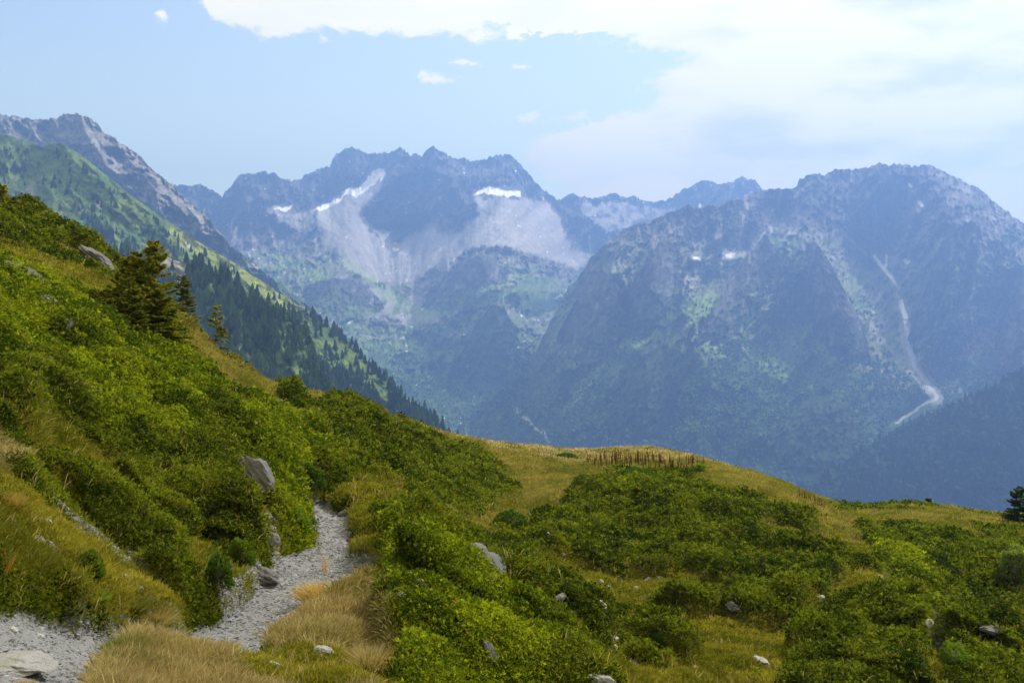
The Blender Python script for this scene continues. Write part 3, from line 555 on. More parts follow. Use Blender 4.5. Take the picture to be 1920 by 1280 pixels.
wood(fr, 'forest', 'hazy blue mixed wood covering the foot of the right-hand mountain', 46000, (900, 2000, 560, 985),
     lambda u, v: np.clip(sst(v+nz(u, v, 40, 3)*110, 620, 820)*(0.75+0.8*nz(u, v, 16, 31))+0.07, 0, 1)*(seg_dist(u, v, [(1699, 560), (1704, 650), (1735, 712), (1757, 747), (1680, 793)])[0] > 13+25*(v < 700)),
     15, 10, lambda u, v: np.clip(0.75-0.3*sst(v, 760, 900), 0, 1), 71)
wood(fc, 'forest', 'hazy scattered wood in the valley below the cirque', 12000, (640, 1120, 600, 900),
     lambda u, v: np.clip(sst(v+nz(u, v, 40, 3)*90, 640, 820)*0.9+0.05, 0, 1), 13, 8, lambda u, v: 0.7+0*u, 72)
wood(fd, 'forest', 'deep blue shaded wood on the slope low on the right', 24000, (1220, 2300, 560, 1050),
     lambda u, v: np.clip(0.9+nz(u, v, 40, 4), 0, 1), 20, 12, lambda u, v: 0.25+0.4*(nz(u, v, 60, 6) > 0), 73, (0.006, 0.016, 0.01), (0.02, 0.042, 0.014))  # tree tones darkened as well, backlit shade put into the colour
# left ridge: woods with conifers one can tell apart
def dens_left(u, v):
    g = interp_pl(crest_g, u); dep = v-g
    low_ = sst(u, 500, 600)*(0.3+0.7*sst(dep, 35, 80))*(dep > 2)
    near_crest = (u > 600)*(dep < 40)*0.9
    gap = inpoly(u, v, [(575, 615), (640, 640), (720, 720), (745, 770), (700, 740), (640, 700), (600, 690)])
    streaks = (0.04+sst(nz(u-v*0.6, v*0.8, 26, 12), 0.02, 0.25)*0.9)*(u < 560)*(dep > 14)*(1-0.6*inpoly(u, v, [(90, 290), (300, 420), (560, 580), (500, 580), (300, 480), (120, 380)]))
    return np.clip(np.maximum(np.maximum(low_, near_crest), streaks)*np.where(gap, 0.22, 1), 0, 1)
r = np.random.default_rng(5)
ul, vl = sample_uv(26000, -300, 960, 255, 900, dens_left, r)
PL, ok, _ = fg.at(ul, vl); ul, vl, PL = ul[ok], vl[ok], PL[ok]
us2, vs2 = sample_uv(9000, -250, 700, 470, 900, lambda u, v: np.clip(0.8+nz(u, v, 30, 14)*1.2, 0.1, 1)*(1-0.85*inpoly(u, v, [(260, 470), (345, 484), (350, 520), (300, 530)])), r)
PS, ok, _ = fs.at(us2, vs2); us2, vs2, PS = us2[ok], vs2[ok], PS[ok]
HL = 13*r.uniform(0.55, 1.3, len(PL))*np.where(vl > 600, 1.15, 0.95); HS = 13*r.uniform(0.5, 1.3, len(PS))
u_all = np.concatenate([ul, us2]); v_all = np.concatenate([vl, vs2]); P_all = np.concatenate([PL, PS]); H_all = np.concatenate([HL, HS])
# the ones that show largest become single trees
FG_LINE = [(-300, 250), (0, 360), (60, 400), (120, 420), (200, 470), (330, 600), (480, 715), (560, 742), (640, 760), (760, 795), (900, 832), (1000, 838)]
vis = (u_all > 5) & (u_all < 905) & (v_all < interp_pl(FG_LINE, u_all)-4)
front = np.concatenate([vl < interp_pl([(-300, 520), (60, 478), (330, 486), (420, 512), (575, 620), (600, 690), (650, 800), (720, 960), (721, 2000), (3000, 2000)], ul), np.ones(len(PS), bool)])
vis &= front
size = H_all/P_all[:, 1]; size[~vis] = -1
pick = np.argsort(-size)[:290]; single = np.zeros(len(size), bool); single[pick] = True
col_all = np.array((0.018, 0.040, 0.020))*(0.6+0.9*r.random(len(size))[:, None])+np.array((0.02, 0.03, 0.0))*(r.random(len(size))[:, None] < 0.12)
W_all = H_all*r.uniform(0.95, 1.35, len(size)); P_all[:, 2] -= 0.6
for face_sel, nm, lb in ((np.arange(len(size)) < len(PL), 'forest', 'dark conifer wood on the grassy ridge at left'), (np.arange(len(size)) >= len(PL), 'forest', 'dense dark conifer wood on the spur before the ridge')):
    s_ = face_sel & ~single; a, b, c = merge_copies(CON, P_all[s_], H_all[s_], W_all[s_], col_all[s_], 9)
    tag(mesh_np(nm, a, b, M_far_tree, c), lb, kind='stuff')
protos = []
tr_v = np.array([(math.cos(k*1.257)*0.025, math.sin(k*1.257)*0.025, z) for z in (0, 0.14) for k in range(5)]); tr_f = np.array([(k, (k+1) % 5, 5+(k+1) % 5, 5+k) for k in range(5)])
tmesh = mesh_np('trunk', tr_v, tr_f, M_bark)
for k, (pv, pf) in enumerate(CON):
    protos.append(mesh_np('crown', pv, pf, M_far_tree, np.tile((0.022+0.006*k, 0.046+0.008*k, 0.022), (len(pv), 1))))
first = True; used_p = set()
for n_, i in enumerate(pick):
    e = empty('pine_tree', P_all[i], float(r.uniform(0, 6.28))); e.scale = (W_all[i], W_all[i], H_all[i])
    on_spur = i >= len(PL)
    if on_spur:
        nm_ = 'low in' if v_all[i] > 690 else 'in the middle of' if v_all[i] > 590 else 'near the top of'
        tag(e, 'dark conifer %s the dense wood on the shaded spur' % nm_, 'conifer', 'conifers %s the spur wood' % nm_)
    elif u_all[i] > 590: tag(e, 'dark conifer in the wood on the falling end of the ridge', 'conifer', 'conifers down the end of the grassy ridge')
    else: tag(e, 'dark conifer scattered on the high green ridge', 'conifer', 'conifers scattered up the grassy ridge')
    k = n_ % len(protos)
    if k in used_p:
        c = protos[k].copy(); C.collection.objects.link(c)
    else: c = protos[k]; used_p.add(k)
    c.parent = e
    if first: t_ = tmesh; first = False
    else: t_ = tmesh.copy(); C.collection.objects.link(t_)
    t_.parent = e
#FOREGROUND
# ================================================================== THE NEAR HILLSIDE
COLS = {
 -900: [(2.2, 1900), (4, 1330), (7, 900), (10, 640), (14, 420), (20, 250), (30, 120), (60, 60), (120, 40)],
 -350: [(2.2, 2050), (4, 1450), (6, 1130), (9, 860), (14, 640), (20, 480), (30, 350), (45, 240), (80, 180), (120, 170)],
 0: [(2.2, 2140), (3.5, 1560), (4.8, 1290), (5.6, 1190), (6.4, 1125), (7.6, 1010), (9.5, 890), (14, 710), (20, 560), (27, 470), (33, 418), (38, 398), (46, 420), (70, 520), (120, 700)],
 100: [(2.2, 2150), (4.9, 1300), (6, 1215), (7, 1158), (8.4, 1050), (11, 900), (16, 715), (22, 580), (30, 475), (36, 438), (42, 450), (60, 560), (110, 760)],
 200: [(2.2, 2160), (5.2, 1300), (7, 1205), (7.8, 1170), (9, 1095), (12.5, 905), (18, 715), (24, 600), (31, 515), (37, 483), (43, 500), (60, 620), (110, 820)],
 330: [(2.2, 2170), (5.5, 1300), (7.4, 1212), (8.6, 1178), (10, 1095), (14.5, 905), (22, 705), (28, 620), (32, 600), (38, 640), (60, 800), (110, 960)],
 410: [(2.2, 2180), (5.8, 1300), (7.8, 1215), (9.2, 1165), (10.8, 1098), (14.5, 930), (20, 770), (27, 685), (32, 672), (38, 710), (60, 880), (110, 1050)],
 480: [(2.2, 2190), (6, 1300), (8, 1215), (9.8, 1142), (11.2, 1100), (12.5, 1030), (16, 890), (20, 795), (27, 735), (33, 716), (40, 745), (60, 900), (110, 1100)],
 560: [(2.2, 2200), (6, 1300), (8, 1205), (9.6, 1130), (11.5, 1090), (12.6, 1062), (14.5, 1020), (19, 925), (24, 840), (31, 775), (40, 742), (48, 770), (70, 930), (120, 1150)],
 640: [(2.2, 2240), (6.2, 1290), (8.4, 1180), (10, 1110), (11.4, 1085), (13.5, 1035), (17, 962), (21, 898), (26, 838), (33, 785), (42, 758), (50, 790), (75, 950), (120, 1180)],
 700: [(2.2, 2280), (6.6, 1290), (8.6, 1190), (10.2, 1125), (12, 1070), (14.5, 1020), (17.5, 950), (21, 905), (26, 868), (34, 812), (45, 775), (53, 805), (80, 990), (120, 1200)],
 760: [(2.2, 2320), (6.8, 1300), (9, 1190), (11, 1110), (13, 1050), (15, 1000), (18, 940), (20.5, 952), (25, 930), (32, 878), (40, 822), (48, 795), (56, 825), (85, 1020), (120, 1200)],
 830: [(2.2, 2370), (7, 1300), (9, 1215), (11.5, 1125), (14, 1050), (16.5, 1005), (19, 1035), (24, 990), (30, 948), (36, 885), (44, 835), (51, 816), (60, 850), (90, 1050), (120, 1220)],
 900: [(2.2, 2430), (7.4, 1300), (9.5, 1210), (12, 1125), (14.5, 1072), (17, 1100), (20, 1070), (23, 1040), (27, 990), (32, 950), (39, 895), (46, 850), (53, 830), (62, 870), (95, 1080)],
 1000: [(2.2, 2520), (8, 1300), (10.5, 1205), (13, 1128), (15.5, 1155), (19, 1140), (22, 1090), (25, 1042), (28, 1000), (33, 962), (40, 915), (48, 865), (56, 840), (66, 885), (100, 1100)],
 1080: [(2.2, 2600), (8.6, 1310), (12, 1180), (14.5, 1220), (18, 1175), (22, 1105), (26, 1040), (30, 980), (34, 940), (42, 905), (50, 866), (57, 848), (68, 895), (100, 1100)],
 1150: [(2.2, 2700), (9, 1350), (11.5, 1245), (14, 1290), (17, 1235), (20, 1175), (23, 1120), (26, 1080), (29, 1032), (32, 965), (36, 912), (42, 890), (50, 866), (57, 845), (68, 900), (100, 1110)],
 1225: [(42, 893), (50, 866), (57, 842), (68, 895)],
 1300: [(2.2, 2800), (8, 1560), (12, 1375), (15, 1285), (18.5, 1205), (23, 1125), (27, 1060), (30, 1000), (34, 930), (39, 895), (46, 876), (54, 857), (64, 910), (100, 1130)],
 1450: [(2.2, 2900), (8, 1620), (12, 1410), (16, 1285), (19.5, 1205), (25, 1105), (30, 1030), (35, 960), (40, 922), (46, 902), (56, 940), (95, 1160)],
 1560: [(2.2, 2950), (8, 1640), (12, 1420), (16, 1290), (20, 1205), (26, 1105), (31, 1025), (36, 985), (41, 962), (46, 945), (54, 985), (95, 1180)],
 1640: [(2.2, 3000), (8, 1660), (12, 1430), (16, 1288), (19.5, 1190), (24, 1100), (27, 1070), (31, 1060), (36, 1010), (41, 978), (47, 950), (55, 990), (95, 1190)],
 1720: [(2.2, 3020), (8, 1670), (12, 1440), (16, 1288), (19, 1200), (22.5, 1130), (26, 1148), (30, 1090), (34, 1030), (39, 985), (44, 962), (49, 946), (57, 990), (95, 1200)],
 1850: [(2.2, 3050), (8, 1690), (12, 1450), (17, 1285), (20.5, 1222), (24, 1245), (27, 1190), (31, 1100), (36, 1030), (41, 990), (46, 975), (51, 964), (60, 1010), (95, 1210)],
 1960: [(2.2, 3080), (8, 1700), (12, 1460), (18, 1285), (21, 1255), (25, 1260), (29, 1165), (35, 1050), (41, 1000), (47, 980), (53, 972), (62, 1020), (95, 1220)],
 2350: [(2.2, 3200), (8, 1760), (12, 1500), (20, 1290), (30, 1150), (40, 1040), (50, 1000), (60, 1020), (95, 1230)],
 2900: [(2.2, 3300), (8, 1800), (12, 1530), (20, 1320), (30, 1180), (40, 1080), (50, 1040), (60, 1060), (95, 1250)],
}
cp = np.array([(u, y, v) for u, l in COLS.items() for y, v in l], float)
KU, KY = 240.0, 3.6
pu, py_, pz = cp[:, 0]/KU, np.log(cp[:, 1])*KY, (cp[:, 2]-HV)*np.minimum(cp[:, 1], 1e9)**0.0
def tps(d2): return 0.5*d2*np.log(d2+1e-12)
n_ = len(cp); Kmat = tps((pu[:, None]-pu[None])**2+(py_[:, None]-py_[None])**2)+np.eye(n_)*0.02
Pm = np.stack([np.ones(n_), pu, py_], 1); Am = np.block([[Kmat, Pm], [Pm.T, np.zeros((3, 3))]])
wts = np.linalg.solve(Am, np.concatenate([pz, np.zeros(3)]))
def rbf(u, ly):
    d2 = (u[..., None]/KU-pu)**2+(ly[..., None]*KY-py_)**2
    return tps(d2)@wts[:n_]+wts[n_]+wts[n_+1]*u/KU+wts[n_+2]*ly*KY+HV
LY0, LY1 = math.log(2.2), math.log(115.0)
cu = np.linspace(-900, 2900, 191); cy = np.linspace(LY0, LY1, 170)
VC = np.array([rbf(cu, np.full_like(cu, l)) for l in cy])           # coarse table
def vbase(u, ly):
    a = np.clip((u+900)/20, 0, 189.999); b = np.clip((ly-LY0)/(LY1-LY0)*169, 0, 168.999)
    i = b.astype(int); j = a.astype(int); fa = a-j; fb = b-i
    return (VC[i, j]*(1-fa)+VC[i, j+1]*fa)*(1-fb)+(VC[i+1, j]*(1-fa)+VC[i+1, j+1]*fa)*fb
NR, NC = 1250, 960
gu = np.concatenate([np.linspace(-900, -60, 90, endpoint=False), np.linspace(-60, 1980, 780, endpoint=False), np.linspace(1980, 2900, 90)])
gl = np.linspace(LY0, LY1, NR)
GU, GL = np.meshgrid(gu, gl); GY = np.exp(GL); GX = (GU-960)/F*GY
GV = vbase(GU, GL)
# ---- what grows where (outlines in picture units, laid on the ground they fall on)
def jz(U, V, X, Y, a, s, sd_): return U+a*fbm(X/s, Y/s, 4, sd_)*1.6, V+a*fbm(X/s, Y/s, 4, sd_+31)
PATH = [[(-120, 1128), (30, 1130), (90, 1155), (150, 1180), (232, 1184), (345, 1180), (400, 1160), (440, 1130), (480, 1090), (500, 1050), (528, 1024), (580, 1008), (590, 985), (584, 962), (566, 940), (606, 940), (655, 955), (664, 1000), (660, 1030), (715, 1050), (712, 1090), (640, 1145), (560, 1198), (490, 1250), (462, 1264), (400, 1262), (340, 1256), (240, 1234), (222, 1265), (190, 1262), (180, 1500), (-120, 1500)]]
SCREES = [[(478, 955), (502, 975), (522, 1010), (548, 1032), (520, 1060), (488, 1020)], [(738, 1085), (800, 1095), (795, 1135), (745, 1125)], [(880, 1190), (910, 1200), (950, 1262), (905, 1262)], [(866, 1022), (905, 1020), (960, 1060), (975, 1085), (935, 1070)],
          [(1732, 1165), (1760, 1160), (1765, 1240), (1740, 1235)], [(1642, 1068), (1660, 1070), (1682, 1100), (1665, 1112)], [(230, 1075), (280, 1095), (270, 1120)],
          [(455, 735), (540, 745), (530, 760), (460, 745)], [(500, 690), (560, 738), (545, 740), (480, 700)], [(350, 1080), (500, 1060), (540, 1080), (470, 1130), (360, 1180)], [(0, 1215), (120, 1218), (105, 1250), (0, 1250)], [(500, 1210), (540, 1240), (520, 1250)]]
GOLD = [[(205, 1280), (240, 1232), (350, 1256), (470, 1264), (560, 1198), (640, 1145), (705, 1120), (735, 1150), (705, 1200), (765, 1500), (180, 1500), (205, 1235)], [(870, 815), (1000, 828), (1100, 840), (1220, 830), (1300, 850), (1400, 885), (1570, 940), (1540, 968), (1400, 930), (1290, 890), (1150, 880), (1130, 905), (990, 985), (900, 1010), (850, 985), (960, 930), (960, 890), (900, 850)],
        [(410, 690), (560, 735), (560, 748), (470, 745)], [(1560, 960), (1750, 955), (1900, 985), (1780, 1000), (1620, 985), (1620, 1030), (1560, 990)], [(325, 590), (420, 670), (470, 720), (400, 705), (335, 660)], [(-50, 880), (70, 900), (60, 960), (-50, 960)], [(170, 620), (230, 640), (230, 670), (180, 655)],
        [(550, 725), (700, 775), (900, 822), (880, 835), (700, 792), (560, 752)], [(-50, 1240), (130, 1225), (150, 1500), (-50, 1500)]]
TURFZ = [[(1000, 1080), (1100, 1070), (1200, 1100), (1330, 1100), (1420, 1160), (1560, 1170), (1500, 1210), (1480, 1500), (1180, 1500), (1150, 1240), (1050, 1150)], [(820, 960), (900, 940), (1010, 985), (900, 1010), (870, 1030), (830, 1010)], [(60, 930), (200, 930), (420, 960), (500, 1000), (500, 1090), (440, 1140), (360, 1180), (230, 1180), (120, 1160), (60, 1080)]]
DARK = [[(370, 700), (440, 740), (470, 800), (450, 850), (465, 930), (380, 960), (200, 900), (210, 840), (340, 830), (390, 780)], [(520, 745), (650, 752), (740, 800), (900, 850), (975, 900), (960, 940), (880, 960), (760, 930), (680, 870), (600, 820), (530, 785)],
        [(870, 1010), (960, 960), (1010, 960), (1060, 925), (1130, 900), (1140, 880), (1240, 885), (1350, 900), (1440, 950), (1420, 1000), (1350, 1040), (1280, 1080), (1180, 1080), (1060, 1040), (990, 1030), (900, 1060)],
        [(1280, 1070), (1400, 1000), (1500, 1010), (1580, 1080), (1560, 1140), (1450, 1140), (1350, 1110)], [(900, 1090), (1040, 1130), (1140, 1230), (1150, 1500), (1060, 1500), (900, 1150)], [(1560, 1180), (1700, 1150), (1740, 1200), (1740, 1500), (1450, 1500), (1490, 1200)],
        [(1600, 1000), (1700, 985), (1800, 1010), (1930, 1010), (1930, 1220), (1800, 1150), (1680, 1070)], [(1570, 935), (1700, 935), (1760, 960), (1700, 958), (1600, 965)], [(0, 670), (130, 690), (140, 760), (60, 850), (0, 830)], [(330, 560), (300, 640), (250, 640), (210, 560)], [(1780, 1200), (1930, 1230), (1930, 1500), (1790, 1500)],
        [(380, 655), (450, 690), (490, 725), (440, 710), (390, 680)], [(700, 970), (800, 960), (830, 1010), (900, 1090), (820, 1090), (760, 1060)]]
BRIGHT = [[(-50, 480), (100, 560), (200, 620), (330, 660), (440, 740), (390, 780), (340, 830), (200, 850), (130, 760), (120, 690), (-50, 660)], [(470, 760), (560, 790), (640, 860), (560, 930), (600, 1020), (540, 1020), (500, 950), (470, 850)], [(735, 1040), (820, 1090), (780, 1140), (730, 1100)],
          [(1640, 1030), (1720, 1060), (1760, 1120), (1900, 1210), (1930, 1240), (1850, 1220), (1740, 1140), (1660, 1060)], [(720, 1150), (820, 1100), (900, 1150), (1060, 1290), (780, 1500)]]
def anyp(U, V, polys):
    m = np.zeros(U.shape, bool)
    for p in polys: m |= inpoly(U, V, p)
    return m
def zones(U, V, X, Y):
    """-> dict of soft shares per ground type"""
    u1, v1 = jz(U, V, X, Y, 9, 1.1, 700); u2, v2 = jz(U, V, X, Y, 20, 2.4, 720); u3, v3 = jz(U, V, X, Y, 6, 0.35, 740)
    near = Y < 24
    path = anyp(u3, v3, PATH) & near; bank = inpoly(u2, v2, TURFZ[2])
    scree = anyp(u1, v1, SCREES) & (fbm(X*1.3, Y*1.3, 4, 751) > -0.25)
    gold = anyp(u2, v2, GOLD) & (fbm(X/1.1, Y/1.1, 4, 755) > -0.16-0.3*(Y > 30)); dark = anyp(u2, v2, DARK); bright = anyp(u2, v2, BRIGHT); turf = anyp(u2, v2, TURFZ)
    pat = fbm(X/1.9, Y/1.9, 5, 760)
    dark = (dark & (pat > -0.62)) | (~turf & ~gold & (pat > 0.05)) | (turf & ~bank & (pat > 0.30)) | (bank & (pat > 0.0)); dark &= ~anyp(u2, v2, GOLD); scree |= bank & (fbm(X/0.9, Y/0.9, 4, 770) > 0.42); bright = (bright & (pat > -0.5))
    bright = bright & ~gold; dark = dark & ~gold & ~bright
    return path, scree & ~path, gold & ~path, dark & ~path & ~scree, bright & ~path & ~scree
path_m, scree_m, gold_m, dark_m, bright_m = zones(GU, GV, GX, GY)
pnear = np.clip(blur(path_m, 60)*2.4, 0, 1); shrub_s = blur(dark_m | bright_m, 5); path_s = blur(path_m, 2); scree_s = blur(scree_m, 2); gold_s = blur(gold_m, 4)
# relief of the plants and the turf
w1, id1 = worley(GX/1.25+0.3*fbm(GX, GY, 3, 5), GY/1.25, 801); w2, _ = worley(GX/0.42, GY/0.42, 803)
w4, id4 = worley(GX/2.3+0.2*fbm(GX, GY, 3, 8), GY/2.6, 809)
dome = 0.55*np.clip(1-w4*w4*1.4, 0, 1)*(0.4+id4)+0.38*np.clip(1-w1*w1*1.5, 0, 1)*(0.5+id1)+0.18*np.clip(1-w2*w2*1.3, 0, 1); dome = dome*(1-0.42*sst(GY, 17, 26)*sst(GU, 780, 900))
hum, _ = worley(GX/0.8, GY/0.5, 805)
turf_b = 0.22*np.clip(1-hum*hum*1.6, 0, 1)+0.10*fbm(GX/1.5, GY/1.5, 4, 807)
far_ = np.clip(GY/9, 0.35, 1)
crest_damp = 1-0.55*sst(GY, 34, 50)
rel = (dome*shrub_s*(1-0.75*pnear)+turf_b*(1-shrub_s)*(1-path_s)*(1-0.4*gold_s)-0.38*shrub_s)*far_*crest_damp
rel += 0.35*fbm(GX/4, GY/4, 4, 811)*far_*(1-0.8*path_s)*(1-0.8*sst(GY, 30, 46))
canopy = sst(blur(dark_m | bright_m, 26), 0.22, 0.85); cz_ = sst(GY, 15, 21)*(1-sst(GY, 31, 40))*sst(GU, 780, 900); rel += cz_*(0.24*canopy-0.24*(1-canopy))
rel += path_s*(0.035*fbm(GX/0.35, GY/0.35, 5, 815)-0.10)+scree_s*(0.16*ridged(GX/0.5, GY/0.5, 5, 817)-0.08)
GZ = (HV-GV)/F*GY+rel
NG = np.stack(np.gradient(GZ), 0)                                   # kept for slopes
px_ = np.gradient(GX, axis=1); dzu = np.gradient(GZ, axis=1)/px_
gy_ = np.gradient(GY, axis=0); dzy = (np.gradient(GZ, axis=0)-dzu*np.gradient(GX, axis=0))/gy_
NRM = np.stack([-dzu, -dzy, np.ones_like(GZ)], -1); NRM /= np.linalg.norm(NRM, axis=-1, keepdims=True)
base_c = np.array
def lerp(c, m, k): m = m[..., None]; return c*(1-m)+np.asarray(k)*m
gc = np.zeros(GZ.shape+(3,))+np.array((0.085, 0.095, 0.010))
gc = lerp(gc, sst(fbm(GX/0.8, GY/0.8, 5, 821), 0, 0.4), (0.12, 0.105, 0.035)); gc = lerp(gc, sst(fbm(GX/0.5, GY/0.5, 5, 823), 0.2, 0.45)*0.7, (0.05, 0.036, 0.022))
gc = lerp(gc, shrub_s*0.9, (0.020, 0.028, 0.005)); gc = lerp(gc, gold_s, (0.19, 0.145, 0.035))  # ground under shrubs darkened: deep shade between clumps put into the colour
gc = lerp(gc, scree_s, (0.15, 0.145, 0.14)); gc = lerp(gc, path_s, (0.14, 0.14, 0.143))
P3 = np.stack([GX, GY, GZ], -1).reshape(-1, 3)
pf = path_s > 0.5; pq = pf[:-1, :-1] & pf[1:, :-1] & pf[:-1, 1:] & pf[1:, 1:]
Vp, Fp, Cp = used_only(P3, grid_faces(NR, NC, pq), gc.reshape(-1, 3)); tag(mesh_np('path', Vp, Fp, M_path, Cp, True), kind='structure')
Vp, Fp, Cp = used_only(P3, grid_faces(NR, NC, ~pq), gc.reshape(-1, 3)); tag(mesh_np('ground', Vp, Fp, M_ground, Cp, True), kind='structure')
# a plain floor far below closes the valley
vf = np.array([(-6400, -300, -650), (6400, -300, -650), (6400, 8500, -650), (-6400, 8500, -650)], float)
tag(mesh_np('valley_floor', vf, np.array([[0, 1, 2, 3]]), M_hill, np.tile((0.04, 0.07, 0.03), (4, 1))), kind='structure')
# ---- visible part of every column
run = np.minimum.accumulate(HV-GZ/GY*F, axis=0); PV = HV-GZ/GY*F; VISG = PV <= run+6
def hit(u, v):
    """ground point first met by the line of sight (u, v)"""
    j = int(np.argmin(np.abs(gu-u))); k = np.where(PV[:, j] <= v)[0]
    k = k[0] if len(k) else NR-1
    t = (u-960)/F; return np.array([t*GY[k, j], GY[k, j], GZ[k, j]])
def hit_base(u, v, ymin=0):
    """the same on the bare ground, from a distance on"""
    j = int(np.argmin(np.abs(gu-u))); k = np.where((GV[:, j] <= v) & (gl > math.log(max(ymin, 2.3))) & (gl < math.log(62)))[0]
    if len(k): k = k[0]
    else:
        c_ = np.where((gl > math.log(max(ymin, 12.0)*0.8)) & (gl < math.log(62)))[0]; k = c_[np.argmin(GV[c_, j])]
    return np.array([(u-960)/F*GY[k, j], GY[k, j], GZ[k, j]-0.8*rel[k, j]])
def zat(x, y):
    u = x/y*F+960; j = np.clip(np.searchsorted(gu, u), 0, NC-1); i = np.clip(np.round((np.log(y)-LY0)/(LY1-LY0)*(NR-1)).astype(int), 0, NR-1); return GZ[i, j]
# ---- scatter on the sheet
dPV = np.abs(np.gradient(PV, axis=0)); cw = np.gradient(gu)[None]
area = (dPV+1.2)*cw*np.where((GU > -120) & (GU < 2040) & (GY < 75) & (PV < 1330), 1.0, 0.03)*np.where(VISG, 1.0, 0.12)
def scatter(dens, n, seed):
    r = np.random.default_rng(seed); w_ = (area*dens).ravel(); cs = np.cumsum(w_); k = np.searchsorted(cs, r.random(n)*cs[-1])
    i, j = np.unravel_index(np.clip(k, 0, w_.size-1), area.shape); i = np.minimum(i, NR-2); j = np.minimum(j, NC-2)
    a, b = r.random(n)[:, None], r.random(n)[:, None]
    P = (P_(i, j)*(1-a)+P_(i, j+1)*a)*(1-b)+(P_(i+1, j)*(1-a)+P_(i+1, j+1)*a)*b
    return P, NRM[i, j], i, j
G3 = np.stack([GX, GY, GZ], -1)
def P_(i, j): return G3[i, j]
def rand_unit(r, n): q = r.standard_normal((n, 3)); return q/np.linalg.norm(q, axis=1, keepdims=True)
def nrm(q): return q/np.maximum(np.linalg.norm(q, axis=1, keepdims=True), 1e-9)
def leaves(P, D, L, W, r, bend=0.0, mid=0.5):
    """one pointed leaf per row: base P, direction D, length L, width W"""
    S = nrm(np.cross(D, rand_unit(r, len(P)))); L = L[:, None]; W = W[:, None]; droop = np.array([0, 0, -1.0])*bend*L
    m = P+D*L*mid
    V = np.stack([P, m-S*W*0.5, P+D*L+droop, m+S*W*0.5], 1).reshape(-1, 3)
    return V, np.arange(len(V)).reshape(-1, 4)
def shrub_leaves(name, label, m, n, cols, seed, size=1.0, up=0.7, hh=0.10, mat=M_leaf, patch=None):
    """sprigs of five leaves round a twig end"""
    P, N, i, j = scatter(m, n, seed); r = np.random.default_rng(seed+1); y = P[:, 1]
    L = np.maximum(0.026, np.where(y > 18, 0.0022*y+0.0126, 0.0029*y))*size*r.uniform(0.6, 1.35, n)
    axis = nrm(N*up+np.array([0, 0, 0.45])+0.55*rand_unit(r, n)); P = P+axis*(r.random(n)[:, None]**2)*hh*np.clip(y/12, 0.6, 1.6)[:, None]
    k = 5; axis = np.repeat(axis, k, 0); D = nrm(axis+1.1*rand_unit(r, n*k)); Pb = np.repeat(P, k, 0); Lb = np.repeat(L, k)*r.uniform(0.7, 1.2, n*k)
    V, Fc = leaves(Pb, D, Lb, Lb*r.uniform(0.34, 0.5, n*k), r)
    t = fbm(P[:, 0]/0.7, P[:, 1]/0.7, 4, seed+3)*0.9+0.35*r.standard_normal(n); t = np.clip(t+0.45, 0, 1)[:, None]
    c = np.asarray(cols[0])*(1-t)+np.asarray(cols[1])*t
    hot = (r.random(n) < cols[2][1])[:, None]; hot = hot & (fbm(P[:, 0]/1.3, P[:, 1]/1.3, 3, seed+9)[:, None] > 0.0); c = np.where(hot, np.asarray(cols[2][0]), c)
    c = c*r.uniform(0.75, 1.25, n)[:, None]
    o = mesh_np(name, V, Fc, mat, np.repeat(c, k*4, 0)); tag(o, label, kind='stuff'); return o
shrub_leaves('alpine_shrubs', 'dark green low alpenrose and juniper carpet over the mounds', blur(dark_m, 2)**2, 300000, ((0.016, 0.028, 0.003), (0.140, 0.158, 0.013), ((0.16, 0.09, 0.012), 0.012)), 901, 1.0)
shrub_leaves('bilberry_shrubs', 'bright yellow-green bilberry bushes on the slope left of the path', blur(bright_m, 2)**2, 185000, ((0.034, 0.056, 0.004), (0.215, 0.235, 0.014), ((0.26, 0.12, 0.015), 0.008)), 911, 1.02, hh=0.16)
mixm = np.clip(1-shrub_s-path_s-0.8*gold_s-scree_s*0.75, 0, 1)
shrub_leaves('meadow_herbs', 'short mossy herbs between the shrubs and stones', mixm+0.16*gold_s, 80000, ((0.075, 0.09, 0.006), (0.19, 0.185, 0.012), ((0.20, 0.12, 0.03), 0.12)), 921, 0.8, hh=0.04)
def grass(name, label, m, n, cols, seed, length, width=0.05, lean=0.5, per=6):
    P, N, i, j = scatter(m, n, seed); r = np.random.default_rng(seed+1); y = P[:, 1]
    wind = np.array([0.35, 0.1, 0.0]); k = per
    Pb = np.repeat(P, k, 0)+np.concatenate([r.normal(0, 1, (n*k, 2)), np.zeros((n*k, 1))], 1)*(0.02+0.0015*np.repeat(y, k))[:, None]
    D = nrm(np.array([0, 0, 1.0])+0.35*np.repeat(N, k, 0)+lean*rand_unit(r, n*k)+wind*r.random((n*k, 1)))
    L = length*np.repeat(r.uniform(0.55, 1.3, n)*(0.75+0.5*np.clip(fbm(P[:, 0]/0.8, P[:, 1]/0.8, 3, seed+5)+0.4, 0, 1)), k)*r.uniform(0.6, 1.15, n*k)*np.clip(np.repeat(y, k)/10, 0.8, 1.35)
    Wd = np.maximum(L*0.018, np.repeat(y, k)*0.0006*1.2)*r.uniform(0.7, 1.5, n*k)
    V, Fc = leaves(Pb, D, L, Wd, r, bend=0.16, mid=0.55)
    t = np.clip(fbm(P[:, 0]/0.9, P[:, 1]/0.9, 4, seed+3)+0.5+0.3*r.standard_normal(n), 0, 1)[:, None]
    c = (np.asarray(cols[0])*(1-t)+np.asarray(cols[1])*t)*r.uniform(0.7, 1.3, n)[:, None]
    o = mesh_np(name, V, Fc, M_grass, np.repeat(c, k*4, 0)); tag(o, label, kind='stuff'); return o
